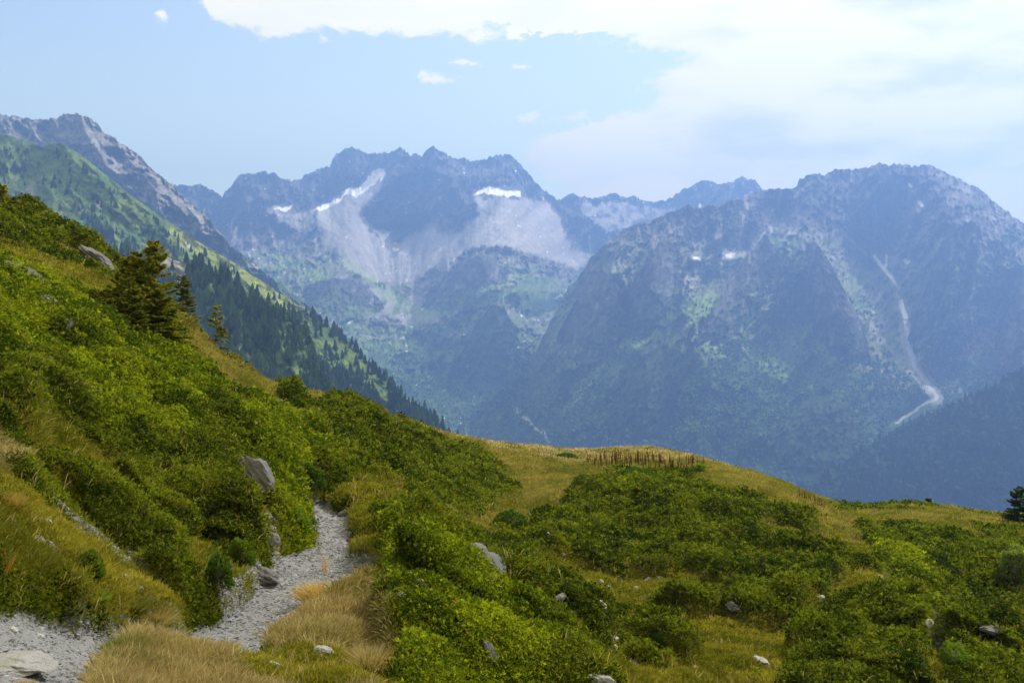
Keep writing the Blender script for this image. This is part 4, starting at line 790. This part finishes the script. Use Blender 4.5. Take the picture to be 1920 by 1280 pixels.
grass('dry_grass', 'golden dry grass by the path and along the ridge', gold_s*(GY < 26)*(1-path_s), 56000, ((0.15, 0.135, 0.035), (0.37, 0.30, 0.15)), 931, 0.15, lean=1.05)
grass('dry_grass', 'golden dry grass bleached along the crest', gold_s*(GY >= 26)*(1-path_s), 46000, ((0.13, 0.145, 0.018), (0.30, 0.25, 0.075)), 935, 0.15, lean=0.8)
grass('grass', 'green and olive grass among shrubs and stones', mixm+0.10*shrub_s+0.5*gold_s, 105000, ((0.09, 0.10, 0.008), (0.28, 0.25, 0.03)), 941, 0.085, lean=0.8)
grass('dry_grass', 'straw coloured stalks standing out of the shrubs', 0.5*mixm+0.2*shrub_s, 2600, ((0.30, 0.22, 0.10), (0.36, 0.29, 0.15)), 951, 0.17, lean=0.6, per=2)
grass('dry_grass', 'thin tall stalks over the golden grass by the path', gold_s*(GY < 22)*(1-path_s), 7000, ((0.20, 0.14, 0.06), (0.36, 0.28, 0.14)), 961, 0.17, lean=0.7, per=3)
grass('dry_grass', 'wispy pale grass tips along the skyline', gold_s*(GY > 49)*(1-path_s), 7000, ((0.34, 0.27, 0.14), (0.50, 0.42, 0.26)), 967, 0.17, lean=0.6, per=4)
# ---- gravel on the path
def stones_np(P, S, seed, cols):
    r = np.random.default_rng(seed); bm = bmesh.new(); bmesh.ops.create_icosphere(bm, subdivisions=1, radius=0.5)
    v0 = np.array([v.co[:] for v in bm.verts]); f0 = np.array([[v.index for v in f.verts] for f in bm.faces]); bm.free(); n = len(P)
    v = v0[None]*(1+0.28*r.standard_normal((n, len(v0), 1)).clip(-1.2, 1.2)); v = v*np.stack([r.uniform(0.8, 1.5, n), r.uniform(0.7, 1.1, n), r.uniform(0.25, 0.6, n)], 1)[:, None]
    a = r.uniform(0, 6.28, n); ca, sa = np.cos(a)[:, None], np.sin(a)[:, None]
    q = np.stack([v[..., 0]*ca-v[..., 1]*sa, v[..., 0]*sa+v[..., 1]*ca, v[..., 2]+0.3*v[..., 0]*r.uniform(-1, 1, (n, 1))], -1)*S[:, None, None]+P[:, None]
    return q.reshape(-1, 3), (f0[None]+(np.arange(n)*len(v0))[:, None, None]).reshape(-1, 3), np.repeat(cols, len(v0), 0)
P, N, i, j = scatter(path_s*(0.35+0.65*(fbm(GX*1.5, GY*1.5, 4, 961) > 0))+1.2*scree_s, 26000, 961); r = np.random.default_rng(962)
S = (0.009+0.026*r.random(len(P))**4)*np.clip(P[:, 1]/7, 0.9, 2.4)*1.15
c = np.array((0.145, 0.146, 0.15))*(0.45+0.95*r.random(len(P)))[:, None]
v_, f_, c_ = stones_np(P, S, 963, c); tag(mesh_np('gravel', v_, f_, M_rock, c_), 'loose grey slate gravel on the path and the bare banks', kind='stuff')

# ================================================================== ROCKS
def rock_np(seed, dims, cuts=14, sub=4, strat=0.05):
    r = np.random.default_rng(seed); bm = bmesh.new(); bmesh.ops.create_icosphere(bm, subdivisions=sub, radius=1.0)
    d = np.array([v.co[:] for v in bm.verts]); f = np.array([[v.index for v in q.verts] for q in bm.faces]); bm.free(); d = nrm(d)
    pn = rand_unit(r, cuts); pd = r.uniform(0.62, 1.0, cuts); rad = np.full(len(d), 1.12)
    for k in range(cuts):
        q = d@pn[k]; rad = np.where(q > 0.05, np.minimum(rad, pd[k]/np.maximum(q, 0.05)), rad)
    lay = d@nrm(np.array([[0.25, 0.1, 1.0]]))[0]
    rad = rad*(1+strat*np.sign(np.sin(lay*17+2*fbm(d[:, 0]*2, d[:, 1]*2, 3, seed)))*0.5+0.09*fbm(d[:, 0]*3+d[:, 2]*2, d[:, 1]*3-d[:, 2], 4, seed+4)+0.05*fbm(d[:, 0]*9+d[:, 2]*5, d[:, 1]*9-d[:, 2]*4, 3, seed+8))
    return d*rad[:, None]*np.array(dims)*0.5, f
def rock(u, v, wpx, hpx, label, seed, tone=1.0, tilt=0.0, depth=None, name='rock', cat='rock', group=None, sink=0.2, pos=None):
    p = hit(u, v+hpx*0.35) if pos is None else np.array(pos); k = p[1]/F; W, H = wpx*k, hpx*k; D_ = (W*0.8 if depth is None else depth)
    V, f = rock_np(seed, (W*1.12, D_, H*1.15), sub=4 if wpx > 30 else 3)
    a = R(tilt); ca, sa = math.cos(a), math.sin(a); V = np.stack([V[:, 0]*ca+V[:, 2]*sa, V[:, 1], -V[:, 0]*sa+V[:, 2]*ca], 1)
    if wpx > 24: tone *= 0.72
    c = np.array((0.23, 0.225, 0.225))*tone; cc = np.tile(c, (len(V), 1)); m = sst(fbm(V[:, 0]/W*6, V[:, 2]/H*6, 4, seed), 0.1, 0.4)[:, None]; cc = cc*(1-m*0.45)+np.array((0.17, 0.17, 0.10))*m*0.45*tone
    cz = (HV-v)*k-0.12*H                                              # its middle stands at row v
    o = mesh_np(name, V, f, M_rock, cc, False, None, (p[0], p[1]-D_*0.12, cz)); tag(o, label, cat, group); return o
rock(482, 888, 100, 54, 'large tilted grey boulder jutting from the shrubs above the path', 1, 0.5, 46, 0.6, 'boulder', 'boulder')
rock(70, 525, 100, 34, 'long dark outcrop lying in the grassy slope at left', 2, 0.35, 32, 1.2, 'outcrop', 'outcrop')
rock(98, 562, 50, 20, 'small pale slab at the lower end of the dark outcrop', 3, 0.9, 38, 0.6)
rock(185, 482, 60, 24, 'cracked outcrop on the skyline above the big spruce', 4, 0.42, 35, 1.0, 'outcrop', 'outcrop')
rock(128, 610, 30, 26, 'small grey rock half hidden in bilberry below the outcrop', 5, 0.7, 30)
rock(20, 511, 26, 10, 'thin pale ledge left of the dark outcrop', 6, 1.2, 30)
rock(602, 1217, 42, 17, 'flat pale slate in the golden grass below the path', 7, 1.3, 12)
rock(500, 1232, 16, 14, 'narrow grey slate at the bare bank in dry grass', 8, 1.2, 40)
rock(520, 1246, 26, 12, 'pale broken slab below the narrow slate', 9, 1.35, 30)
rock(505, 972, 34, 22, 'grey wedge of rock below the big boulder', 10, 0.9, 40)
rock(510, 1012, 26, 30, 'fractured rock in the scree above the path bend', 11, 0.8, 50)
rock(497, 1080, 56, 34, 'dark rock ledge under the bank beside the path', 12, 0.5, 20)
rock(645, 962, 18, 16, 'dark rock on the outer edge of the path by its far bend', 13, 0.45, 0)
rock(760, 1100, 30, 18, 'pale rock at the bare patch below the path corner', 14, 1.25, 10)
rock(785, 1096, 30, 26, 'dark block beside the pale rock below the path corner', 15, 0.3, 10)
rock(757, 1118, 24, 20, 'grey block at the foot of the bare patch', 16, 0.7, 20)
rock(892, 1034, 60, 26, 'layered grey ledge under the bush in the hollow', 17, 0.42, 25, 1.2, 'outcrop', 'outcrop')
rock(925, 1052, 60, 30, 'darker half of the layered ledge in the hollow', 18, 0.35, 35, 1.0, 'outcrop', 'outcrop')
rock(955, 1078, 36, 9, 'thin pale slab trailing down from the layered ledge', 19, 1.2, 38)
rock(925, 1228, 26, 66, 'bare grey rock face in the green bank at the bottom', 20, 0.5, -30)
rock(1130, 1272, 50, 22, 'pale slab showing at the bottom edge of the picture', 21, 1.2, 22)
rock(490, 752, 10, 6, 'small white stone highest of those on the ridge shoulder', 22, 2.0)
rock(458, 742, 9, 5, 'white chip left of the ridge shoulder stones', 23, 2.0)
rock(475, 746, 18, 6, 'flat white stone in the middle of the ridge shoulder', 24, 1.7)
rock(500, 747, 24, 8, 'long white stone on the ridge shoulder', 25, 1.9, 12)
rock(528, 750, 26, 9, 'grey stone at the right end of the shoulder stones', 26, 1.3, 8)
for k, (u, v, a, b, tn, tl, lb) in enumerate((
    (1055, 1121, 34, 20, 1.0, 15, 'knobbly grey rock with a dark top in the hollow'), (1130, 1130, 22, 10, 1.7, 40, 'slim white leaning stone right of the knobbly rock'), (1126, 1090, 10, 9, 1.5, 0, 'small upright pale stone above the slim white one'),
    (1066, 1094, 11, 6, 1.5, 0, 'flat pale pebble left of the upright stone'), (1056, 1038, 9, 5, 1.4, 0, 'pale pebble under the dark mound'), (1094, 1055, 4, 4, 2.3, 0, 'tiny white stone at the foot of the mound'),
    (1108, 1078, 6, 5, 2.0, 0, 'little white stone midway to the upright stone'), (1140, 1100, 10, 6, 1.9, 0, 'pair-like white stone below the mound'), (1040, 1062, 14, 10, 0.7, 30, 'dull violet-grey rock in the moss'),
    (1215, 1087, 16, 14, 0.9, 30, 'leaning grey stone with shrub growing over it'), (1238, 1082, 18, 8, 1.0, 0, 'grey stone right of the leaning one'), (1192, 1101, 9, 9, 1.2, 50, 'tilted flake below the leaning stone'),
    (1165, 1146, 5, 5, 2.0, 0, 'white pebble in open moss'), (1316, 1124, 6, 4, 2.3, 0, 'bright white pebble under the right shrubs'), (1378, 1136, 40, 20, 0.5, 15, 'dark violet rock below the shrub edge'),
    (1401, 1161, 6, 5, 2.0, 0, 'white pebble below the dark violet rock'), (1538, 1119, 14, 14, 1.7, 30, 'pointed white stone among the right-hand shrubs'), (1148, 1195, 24, 10, 1.5, 10, 'whitish rock at the near edge of the moss'),
    (1152, 1210, 18, 9, 1.2, 40, 'pinkish rock touching the whitish one'), (1188, 1242, 32, 12, 1.4, 18, 'flat pale slab lying across the moss near the bottom'), (1304, 1252, 16, 12, 1.9, 30, 'white angular stone in the lower moss'),
    (1425, 1238, 30, 18, 1.5, 20, 'big pale block in the middle of the lower moss'), (1443, 1238, 12, 8, 0.6, 0, 'dark lump beside the big pale block'), (1446, 1207, 12, 7, 1.6, 10, 'whitish stone above the big pale block'),
    (1371, 1247, 10, 8, 1.4, -30, 'greyish sliver left of the big pale block'), (1443, 1273, 14, 9, 1.7, 0, 'white stone at the bottom below the big block'), (1516, 1240, 12, 8, 1.4, 0, 'dull white stone right of the big block'),
    (1457, 1238, 8, 5, 1.8, 0, 'flat white flake near the dark lump'), (1536, 1270, 10, 7, 1.8, 0, 'rounded white stone at the bottom right of the moss'), (1426, 1268, 7, 5, 1.6, 0, 'small white stone at the very bottom edge'),
    (1650, 1080, 14, 9, 1.5, 30, 'pale stone at the top of the short rill on the mound'), (1665, 1098, 16, 12, 1.1, 60, 'grey stone lower in the short rill'), (1661, 1106, 6, 4, 2.4, 0, 'gleaming white pebble at the foot of the short rill'),
    (1740, 1166, 18, 16, 1.7, 40, 'white boulder heading the gravel gully'), (1749, 1216, 8, 8, 1.2, 0, 'grey stone in the middle of the gravel gully'), (1764, 1216, 12, 9, 1.0, 30, 'brown-grey stone right of the gully'),
    (1860, 1177, 44, 16, 0.45, 12, 'long dark boulder on the grassy spur at right'), (1859, 1204, 14, 9, 1.7, 10, 'white stone below the long dark boulder'), (1904, 1208, 10, 6, 1.4, 30, 'pale stone near the right edge'), (1765, 1184, 9, 5, 1.5, 30, 'thin white stone beside the gully head'),
    (888, 969, 8, 5, 1.5, 0, 'pale stone on the grassy saddle'), (879, 982, 9, 4, 1.6, 0, 'flat white stone lower on the grassy saddle'), (935, 967, 10, 4, 1.6, 10, 'whitish flake at the bush edge on the saddle'), (1028, 1002, 12, 8, 1.4, 50, 'pale crumbling stone left of the great mound'),
    (85, 975, 26, 9, 1.3, 12, 'pale slab in the herbs at far left'), (70, 1008, 30, 14, 1.0, 25, 'cracked grey rock below the pale slab at left'), (95, 1022, 30, 16, 0.6, 30, 'dark layered rock on the left bank'), (107, 1050, 14, 7, 1.6, 5, 'small white stone on the left bank'),
    (240, 1082, 24, 14, 1.3, 30, 'broken pale stone in the bank over the path'), (262, 1100, 22, 10, 1.1, 40, 'flat broken stone below the broken pale one'), (75, 1190, 18, 9, 1.3, 20, 'whitish slate lying on the gravel at left'), (25, 1178, 16, 12, 1.3, 0, 'chunky grey stone on the gravel at the left edge'),
    (160, 1195, 40, 8, 0.8, 35, 'thin slate blade standing in the gravel by the bank'), (430, 1085, 26, 14, 0.8, 20, 'brown-grey rock under the tussocks above the path'), (608, 1230, 20, 8, 0.9, 18, 'thin grey slab at the foot of the flat pale slate'))):
    rock(u, v, a, b, lb, 100+k, tn, tl)
p = hit(60, 1232); rock(45, 1232, 150, 34, 'broad pale slab at the lower left edge of the path', 60, 1.15, 3, 0.35, 'slab', 'rock slab')

# ================================================================== TREES AND BUSHES NEAR BY
def tube(P, r0, r1, n=6):
    P = np.array(P, float); rings = []; T = np.gradient(P, axis=0)
    for k in range(len(P)):
        t = T[k]/np.linalg.norm(T[k]); a = np.cross(t, (0.3, 0.2, 1.0) if abs(t[2]) < 0.9 else (1, 0, 0)); a /= np.linalg.norm(a); b = np.cross(t, a); rr_ = r0+(r1-r0)*k/(len(P)-1)
        rings.append([P[k]+rr_*(math.cos(6.2832*s/n)*a+math.sin(6.2832*s/n)*b) for s in range(n)])
    V = np.array(rings).reshape(-1, 3); f = [(k*n+s, k*n+(s+1) % n, (k+1)*n+(s+1) % n, (k+1)*n+s) for k in range(len(P)-1) for s in range(n)]
    return V, np.array(f)
def join(parts):
    off = 0; Vs, Fs = [], []
    for v, f in parts: Vs.append(v); Fs.append(f+off); off += len(v)
    return np.concatenate(Vs), np.concatenate(Fs)
def spruce(u, v, hpx, wpx, label, seed, yd=None, dens=1.0, bare=0.04, cols=((0.04, 0.06, 0.015), (0.14, 0.15, 0.03)), lean=0.0, twin=False, name='spruce_tree', cat='tree', group=None, needle=0.068, gap=0.0, pos=None):
    r = np.random.default_rng(seed); p = hit_base(u, v, yd or 0) if pos is None else np.array(pos); k = p[1]/F; H = hpx*k; Rm = wpx*k*0.5
    root = empty(name, p); tag(root, label, cat, group); wood_, tw, Ps, Ds, Ls = [], [], [], [], []
    def stem(x0, y0, h, rm, z0=0.0):
        n = 10; line = [(x0+lean*h*(q/n)**1.5+0.02*h*math.sin(q*1.3+seed), y0, z0-0.25+(h+0.25)*q/n) for q in range(n+1)]
        wood_.append(tube(line, 0.022*h+0.01, 0.004*h)); la = np.array(line)
        nb = int((44*max(0.6, h/3.0)+16)*dens)
        for b in range(nb):
            t = bare+(0.985-bare)*(b+r.random())/nb; z = t*h; a = r.uniform(0, 2*math.pi)
            if gap and r.random() < gap: continue
            ln = rm*(1-t)**0.75*r.uniform(0.65, 1.12)+0.05*rm; c0 = np.array([np.interp(z, la[:, 2], la[:, 0]), y0, z])
            up0 = 0.45*t-0.12+r.uniform(-.1, .1); q = []
            for s_ in range(5):
                w_ = s_/4; q.append(c0+np.array([math.cos(a)*ln*w_, math.sin(a)*ln*w_, ln*(up0*w_-0.30*(1-t)*w_*w_+0.22*w_**3)]))
            tw.append(tube(q, 0.012*ln+0.004, 0.003, 4)); q = np.array(q)
            m = int((110+330*ln/max(rm, .01)*(ln/0.9))*dens)
            w_ = r.random(m)**0.8; bp = np.stack([np.interp(w_, np.linspace(0, 1, 5), q[:, c]) for c in range(3)], 1)
            side = np.array([-math.sin(a), math.cos(a), 0]); sg = r.choice([-1, 1], m)
            off = (r.random(m)*ln*0.34*(1.05-w_))[:, None]*sg[:, None]*side
            bp = bp+off; bp[:, 2] -= np.abs(off@side)*0.25*r.random(m)+0.0
            fwd = np.array([math.cos(a), math.sin(a), 0.1]); Ps.append(bp); Ds.append(nrm(fwd*0.7+side*sg[:, None]*0.7+np.array([0, 0, 0.1])+0.35*rand_unit(r, m))); Ls.append(np.full(m, needle*max(1, p[1]/25))*r.uniform(0.6, 1.3, m))
    stem(Rm*0.35 if twin else 0, 0, H, Rm)
    if twin: stem(-Rm*0.5, 0.3, H*0.86, Rm*0.9); stem(-Rm*0.2, 0.1, H*0.9, Rm*0.8); stem(-Rm*0.15, -0.5, H*0.62, Rm*0.95); stem(Rm*0.45, -0.2, H*0.45, Rm*0.8); stem(-Rm*1.0, 0.1, H*0.5, Rm*0.75); stem(-Rm*0.6, -0.7, H*0.42, Rm*0.8); stem(Rm*0.15, -0.8, H*0.5, Rm*0.8)
    V, f = join(wood_); mesh_np('trunk', V, f, M_bark, None, True, root)
    V, f = join(tw); br = mesh_np('branches', V, f, M_bark, None, True, root)
    P = np.concatenate(Ps); D = np.concatenate(Ds); L = np.concatenate(Ls); V, f = leaves(P, D, L, L*0.42, r)
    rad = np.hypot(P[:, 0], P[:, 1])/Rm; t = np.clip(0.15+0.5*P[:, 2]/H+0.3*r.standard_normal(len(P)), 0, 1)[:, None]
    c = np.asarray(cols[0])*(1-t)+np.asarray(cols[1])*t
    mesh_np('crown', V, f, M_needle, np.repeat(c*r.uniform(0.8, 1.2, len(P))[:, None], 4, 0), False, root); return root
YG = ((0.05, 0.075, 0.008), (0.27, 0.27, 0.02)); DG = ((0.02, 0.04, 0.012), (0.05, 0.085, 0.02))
spruce(262, 652, 190, 140, 'big bushy spruce with several tops standing on the slope', 3, 20, 1.9, 0.02, YG, 0.02, True)
spruce(345, 600, 96, 64, 'young dark spruce on the skyline just right of the big one', 5, 30, 1.0, 0.1, ((0.04, 0.06, 0.015), (0.12, 0.13, 0.025)), -0.03)
spruce(405, 668, 98, 64, 'thin ragged spruce leaning at the edge of the slope', 7, 30, 0.75, 0.05, YG, 0.02, gap=0.25)
spruce(2, 412, 62, 52, 'golden-tipped spruce at the left edge of the picture', 9, 33, 0.9, 0.05, YG)
spruce(104, 432, 36, 14, 'slender small spruce next to the dark dwarf pine', 11, 33, 0.6, 0.1, YG)
spruce(1912, 985, 72, 66, 'dark spruce at the right edge on the far mound', 13, 40, 1.0, 0.02, DG)
spruce(1101, 975, 26, 18, 'seedling spruce poking out of the great mound', 15, 28, 0.5, 0.1, ((0.06, 0.09, 0.02), (0.12, 0.15, 0.03)))
spruce(1741, 948, 13, 5, 'tiny spire-like seedling on the far skyline', 17, 44, 0.5, 0.1, DG)
spruce(146, 462, 14, 7, 'tiny dark seedling on the left skyline', 19, 33, 0.5, 0.1, DG)
def bush(u, v, wpx, hpx, label, seed, cols, name='juniper_bush', cat='bush', leaf=1.0, n=5200, up=0.9, yd=0, k_l=1.0, group=None):
    r = np.random.default_rng(seed); p = hit_base(u, v, yd) if yd else hit(u, v); k = p[1]/F; W, H = wpx*k, hpx*k; root = empty(name, p); tag(root, label, cat, group)
    st, Ps, Ds = [], [], []
    nst = 26
    for s in range(nst):
        a = r.uniform(0, 6.28); e = r.uniform(0.15, 1.0)**0.6; tip = np.array([math.cos(a)*W*0.46*(1-e*0.75), math.sin(a)*W*0.46*(1-e*0.75), H*(0.35+0.6*e)])
        q = [np.array([0, 0, -0.1])+tip*t+np.array([0, 0, 0.1*math.sin(3*t)])*H for t in np.linspace(0, 1, 5)]; st.append(tube(q, 0.02*H+.004, .003, 4))
    V, f = join(st); mesh_np('stems', V, f, M_twig, None, True, root)
    lob = rand_unit(r, 24); lob[:, 2] = np.abs(lob[:, 2])*0.9+0.05; d = nrm(lob[r.integers(0, 24, n)]+0.36*rand_unit(r, n)); d[:, 2] = np.abs(d[:, 2]); rad = (0.72+0.28*r.random(n)**0.5)*(0.86+0.22*fbm(d[:, 0]*3, d[:, 1]*3+d[:, 2], 3, seed))
    P = d*rad[:, None]*np.array([W/2, W/2, H]); D = nrm(d*up+0.6*rand_unit(r, n)+np.array([0, 0, 0.35])); L = np.full(n, max(0.03, 0.0026*p[1])*leaf)*r.uniform(0.6, 1.3, n)
    V, f = leaves(P, D, L, L*0.36*k_l, r); t = np.clip(0.2+0.5*d[:, 2]+0.3*r.standard_normal(n), 0, 1)[:, None]
    mesh_np('foliage', V, f, M_leaf, np.repeat(np.asarray(cols[0])*(1-t)+np.asarray(cols[1])*t, 4, 0), False, root); return root
GD = ((0.025, 0.05, 0.014), (0.06, 0.10, 0.02)); GB = ((0.06, 0.10, 0.015), (0.15, 0.20, 0.03))
bush(69, 424, 62, 46, 'round dark dwarf pine on the left skyline', 31, GD, 'dwarf_pine', leaf=1.7, yd=30)
bush(40, 412, 26, 22, 'small dark dwarf pine left of the round one', 32, GD, 'dwarf_pine', leaf=1.6, n=1800, yd=30)
bush(132, 565, 42, 46, 'dark green dwarf pine left of the big spruce', 33, GD, 'dwarf_pine', leaf=1.6, n=3000, yd=19)
bush(40, 550, 24, 22, 'tiny bright pine tuft below the long dark outcrop', 34, GB, 'dwarf_pine', leaf=1.2, n=1400)
bush(582, 918, 60, 50, 'round dark juniper where the path disappears', 35, GD, n=6000)
bush(1310, 893, 30, 26, 'pale green bush at the right end of the dock row', 36, GB, 'willow_bush', n=1800, yd=40)
bush(1905, 1085, 60, 66, 'pale grey-green willow at the right edge', 37, ((0.08, 0.11, 0.03), (0.22, 0.25, 0.08)), 'willow_bush', n=4500, leaf=1.3)
bush(1238, 1212, 34, 28, 'compact bright tuft alone in the moss', 38, GD, 'moss_tuft', n=2600)
bush(1788, 1250, 56, 44, 'fresh green bush at the lower right by the gully', 39, GB, n=4000)
bush(1100, 905, 60, 14, 'flat juniper cushion on the golden saddle', 40, GD, n=2500, yd=40)
bush(1192, 906, 92, 26, 'wide juniper cushion below the dock row', 41, GD, n=5500, yd=37)
bush(1060, 862, 50, 10, 'low juniper mat on the golden crest', 42, GD, n=1800, yd=48)
bush(958, 985, 66, 30, 'dark juniper beside the grassy saddle', 43, GD, n=4000)
bush(552, 1000, 54, 56, 'bright bilberry bush overhanging the path bend', 44, GB, 'bilberry_bush', n=6000, leaf=1.2)
bush(410, 1100, 54, 66, 'dark green bilberry bush on the bank above the path', 45, ((0.03, 0.06, 0.012), (0.08, 0.12, 0.02)), 'bilberry_bush', n=5000, leaf=1.1)
bush(452, 1062, 56, 56, 'rounded green bilberry bush beneath the boulder', 46, ((0.05, 0.08, 0.012), (0.12, 0.16, 0.02)), 'bilberry_bush', n=6000, leaf=1.1)
bush(170, 1080, 50, 50, 'small leafy bush low on the left bank', 47, ((0.05, 0.08, 0.012), (0.13, 0.16, 0.02)), 'bilberry_bush', n=4500, leaf=1.1)
# tussocks and stalks
def tussock(u, v, wpx, hpx, label, seed, cols, n=1100, spread=0.42, name='grass_tussock', cat='grass tussock', wid=0.010, group=None):
    r = np.random.default_rng(seed); p = hit(u, v); k = p[1]/F; W, H = wpx*k, hpx*k
    q = rand_unit(r, n); P = np.stack([q[:, 0]*W*0.22, q[:, 1]*W*0.22, np.full(n, -0.02)], 1)*r.random((n, 1))**0.5
    D = nrm(np.stack([q[:, 0]*spread*W/H, q[:, 1]*spread*W/H, np.ones(n)], 1)*1.0+0.28*rand_unit(r, n)); L = H*r.uniform(0.7, 1.15, n)
    S = nrm(np.cross(D, rand_unit(r, n))); wd = (L*wid+0.0004*p[1])[:, None]; m1 = P+D*L[:, None]*0.5; drop = np.stack([D[:, 0]*0.18, D[:, 1]*0.18, -0.24*np.hypot(D[:, 0], D[:, 1])], 1)*L[:, None]
    V = np.stack([P-S*wd*0.5, P+S*wd*0.5, m1+S*wd*0.45, m1-S*wd*0.45, P+D*L[:, None]+drop], 1).reshape(-1, 3)
    b = np.arange(n)[:, None]*5; f = np.concatenate([b+np.array([[0, 1, 2]]), b+np.array([[0, 2, 3]]), b+np.array([[3, 2, 4]])], 0)
    t = r.random(n)[:, None]; c = np.asarray(cols[0])*(1-t)+np.asarray(cols[1])*t
    o = mesh_np(name, V, f, M_grass, np.repeat(c, 5, 0), False, None, p); tag(o, label, cat, group)
ST = ((0.20, 0.16, 0.05), (0.42, 0.34, 0.16)); GT = ((0.08, 0.10, 0.02), (0.24, 0.23, 0.06))
for u, v, a, b, lb, cc in ((290, 1190, 80, 50, 'pale straw tussock between the two stretches of path', ST), (235, 1240, 90, 60, 'green-based tussock at the path edge bottom left', GT),
                         (600, 1130, 110, 50, 'golden tussock arching over the path corner', ((0.36, 0.24, 0.07), (0.5, 0.38, 0.15))),
                         (40, 1300, 60, 30, 'amber tussock growing in front of the broad slab', ((0.28, 0.19, 0.05), (0.45, 0.33, 0.12))),
                         (250, 1150, 70, 44, 'olive tussock on the bank over the path', GT), (20, 960, 50, 40, 'orange-tinged tussock at the left edge', ((0.3, 0.2, 0.05), (0.35, 0.27, 0.08))), (690, 1260, 120, 60, 'faded tussock near the bottom beside the green bank', ST)):
    tussock(u, v, a, b, lb, int(u+v), cc)
tussock(612, 1075, 30, 46, 'tall reddish seed stalks standing at the path corner', 7, ((0.42, 0.26, 0.14), (0.5, 0.33, 0.2)), 16, 0.25, 'grass_stalks', 'grass stalks')
tussock(8, 1105, 26, 70, 'rusty tall stems at the left edge above the gravel', 8, ((0.30, 0.10, 0.03), (0.35, 0.2, 0.06)), 60, 0.25, 'herb_stems', 'herb')
# leafy herb by the path
r = np.random.default_rng(4); p = hit(190, 1135)
V, f = leaves(np.zeros((26, 3)), nrm(np.stack([r.normal(0, .5, 26), r.normal(0, .5, 26), r.uniform(.4, 1, 26)], 1)), r.uniform(.08, .15, 26), r.uniform(.02, .035, 26), r, 0.1)
tag(mesh_np('leafy_herb', V, f, M_leaf, np.tile((0.10, 0.20, 0.03), (len(V), 1)), False, None, p), 'broad-leaved bright green herb on the bank over the gravel', 'herb')
# ---- the row of dock gone to seed on the crest
def dock_np(seed):
    r = np.random.default_rng(seed); st = tube([(0, 0, -.05), (0.01, 0, .3), (0.0, 0.01, .6), (0.01, 0, .86)], .008, .004, 4)
    Ps, Ds = [], []
    for k in range(150):
        z = r.uniform(0.32, 0.92); a = r.uniform(0, 6.28); Ps.append((0.006*math.cos(a), 0.006*math.sin(a), z)); Ds.append((math.cos(a), math.sin(a), 0.9))
    P = np.array(Ps); L = 0.045*(1.2-(P[:, 2]-0.32)*1.2)*r.uniform(.6, 1.4, len(P)); sp = leaves(P, nrm(np.array(Ds)), L, L*0.7, r)
    n = 9; a = r.uniform(0, 6.28, n); lf = leaves(np.stack([a*0, a*0, r.uniform(0, .2, n)], 1), nrm(np.stack([np.cos(a), np.sin(a), r.uniform(.4, 1.3, n)], 1)), r.uniform(.16, .28, n), r.uniform(.05, .08, n), r, .2)
    return st, sp, lf
DK = [dock_np(s) for s in range(4)]; dm = []
for st, sp, lf in DK:
    e = empty('dock_plant', (0, 0, 0)); a = mesh_np('stem', st[0], st[1], M_bark, None, False, e); b = mesh_np('seed_head', sp[0], sp[1], M_leaf, np.tile((0.075, 0.024, 0.011), (len(sp[0]), 1)), False, e); c = mesh_np('leaves', lf[0], lf[1], M_leaf, np.tile((0.12, 0.17, 0.03), (len(lf[0]), 1)), False, e); dm.append((e, [a, b, c]))
first = [True]*4; r = np.random.default_rng(77); nd = 0
for (u0, u1, vb, n, hh, lb, gr) in ((1100, 1325, lambda u: 876+max(0, u-1200)*0.08, 170, 29, 'rust-brown dock spike in the row on the golden crest', 'dock plants along the golden crest'),
                             (1497, 1548, lambda u: 958+(u-1497)*0.15, 13, 30, 'brown dock spike in the small clump where the crest drops', 'dock plants in the small right-hand clump'), (893, 899, lambda u: 833, 2, 13, 'lone dark dock spike on the skyline above the hollow', 'dock plants alone on the skyline')):
    for q in range(n):
        u = u0+(u1-u0)*(q+r.random())/n+r.normal(0, 4 if n > 50 else 2); v = vb(u)+r.uniform(-6, 6)*(1+(n > 50)*0.4); hh_ = hh*(0.62+0.38*math.sin(math.pi*min(1, max(0, (u-u0)/(u1-u0))))**0.5 if n > 50 else 1)*(0.9+0.12*float(fbm(np.array([u/14.0]), np.array([0.0]), 3, 4)[0])); p = hit_base(u, v, 40); p[2] = float(zat(p[0], p[1]))-0.02; s = hh_*p[1]/F/0.92*r.uniform(0.7, 1.15); k = nd % 4; nd += 1
        e, ch = dm[k]
        if first[k]: first[k] = False
        else:
            e = e.copy(); C.collection.objects.link(e)
            for c in ch: d = c.copy(); C.collection.objects.link(d); d.parent = e
        e.location = p; e.scale = (s*1.1, s*1.1, s); e.rotation_euler = (r.uniform(-.05, .05), r.uniform(-.05, .05), r.uniform(0, 6.28)); tag(e, lb, 'plant', gr)

# ================================================================== THE AIR
HAZE_DENSITY = 1.95e-4
vh = np.array([(x, y, z) for z in (-652, 1500) for y in (-400, 8600) for x in (-6500, 6500)], float)
fh = np.array([(0, 2, 3, 1), (4, 5, 7, 6), (0, 1, 5, 4), (2, 6, 7, 3), (0, 4, 6, 2), (1, 3, 7, 5)])
M_haze = bpy.data.materials.new('haze'); M_haze.use_nodes = True; t = NT(M_haze.node_tree)
pv = t.node('ShaderNodeVolumePrincipled', i_Color=(0.23, 0.42, 1.0, 1), i_Density=HAZE_DENSITY, i_Anisotropy=0.35)
t.node('ShaderNodeOutputMaterial', i_Volume=pv.outputs[0])
hz = mesh_np('haze', vh, fh, M_haze); tag(hz, 'blue haze filling the valley air', kind='stuff')
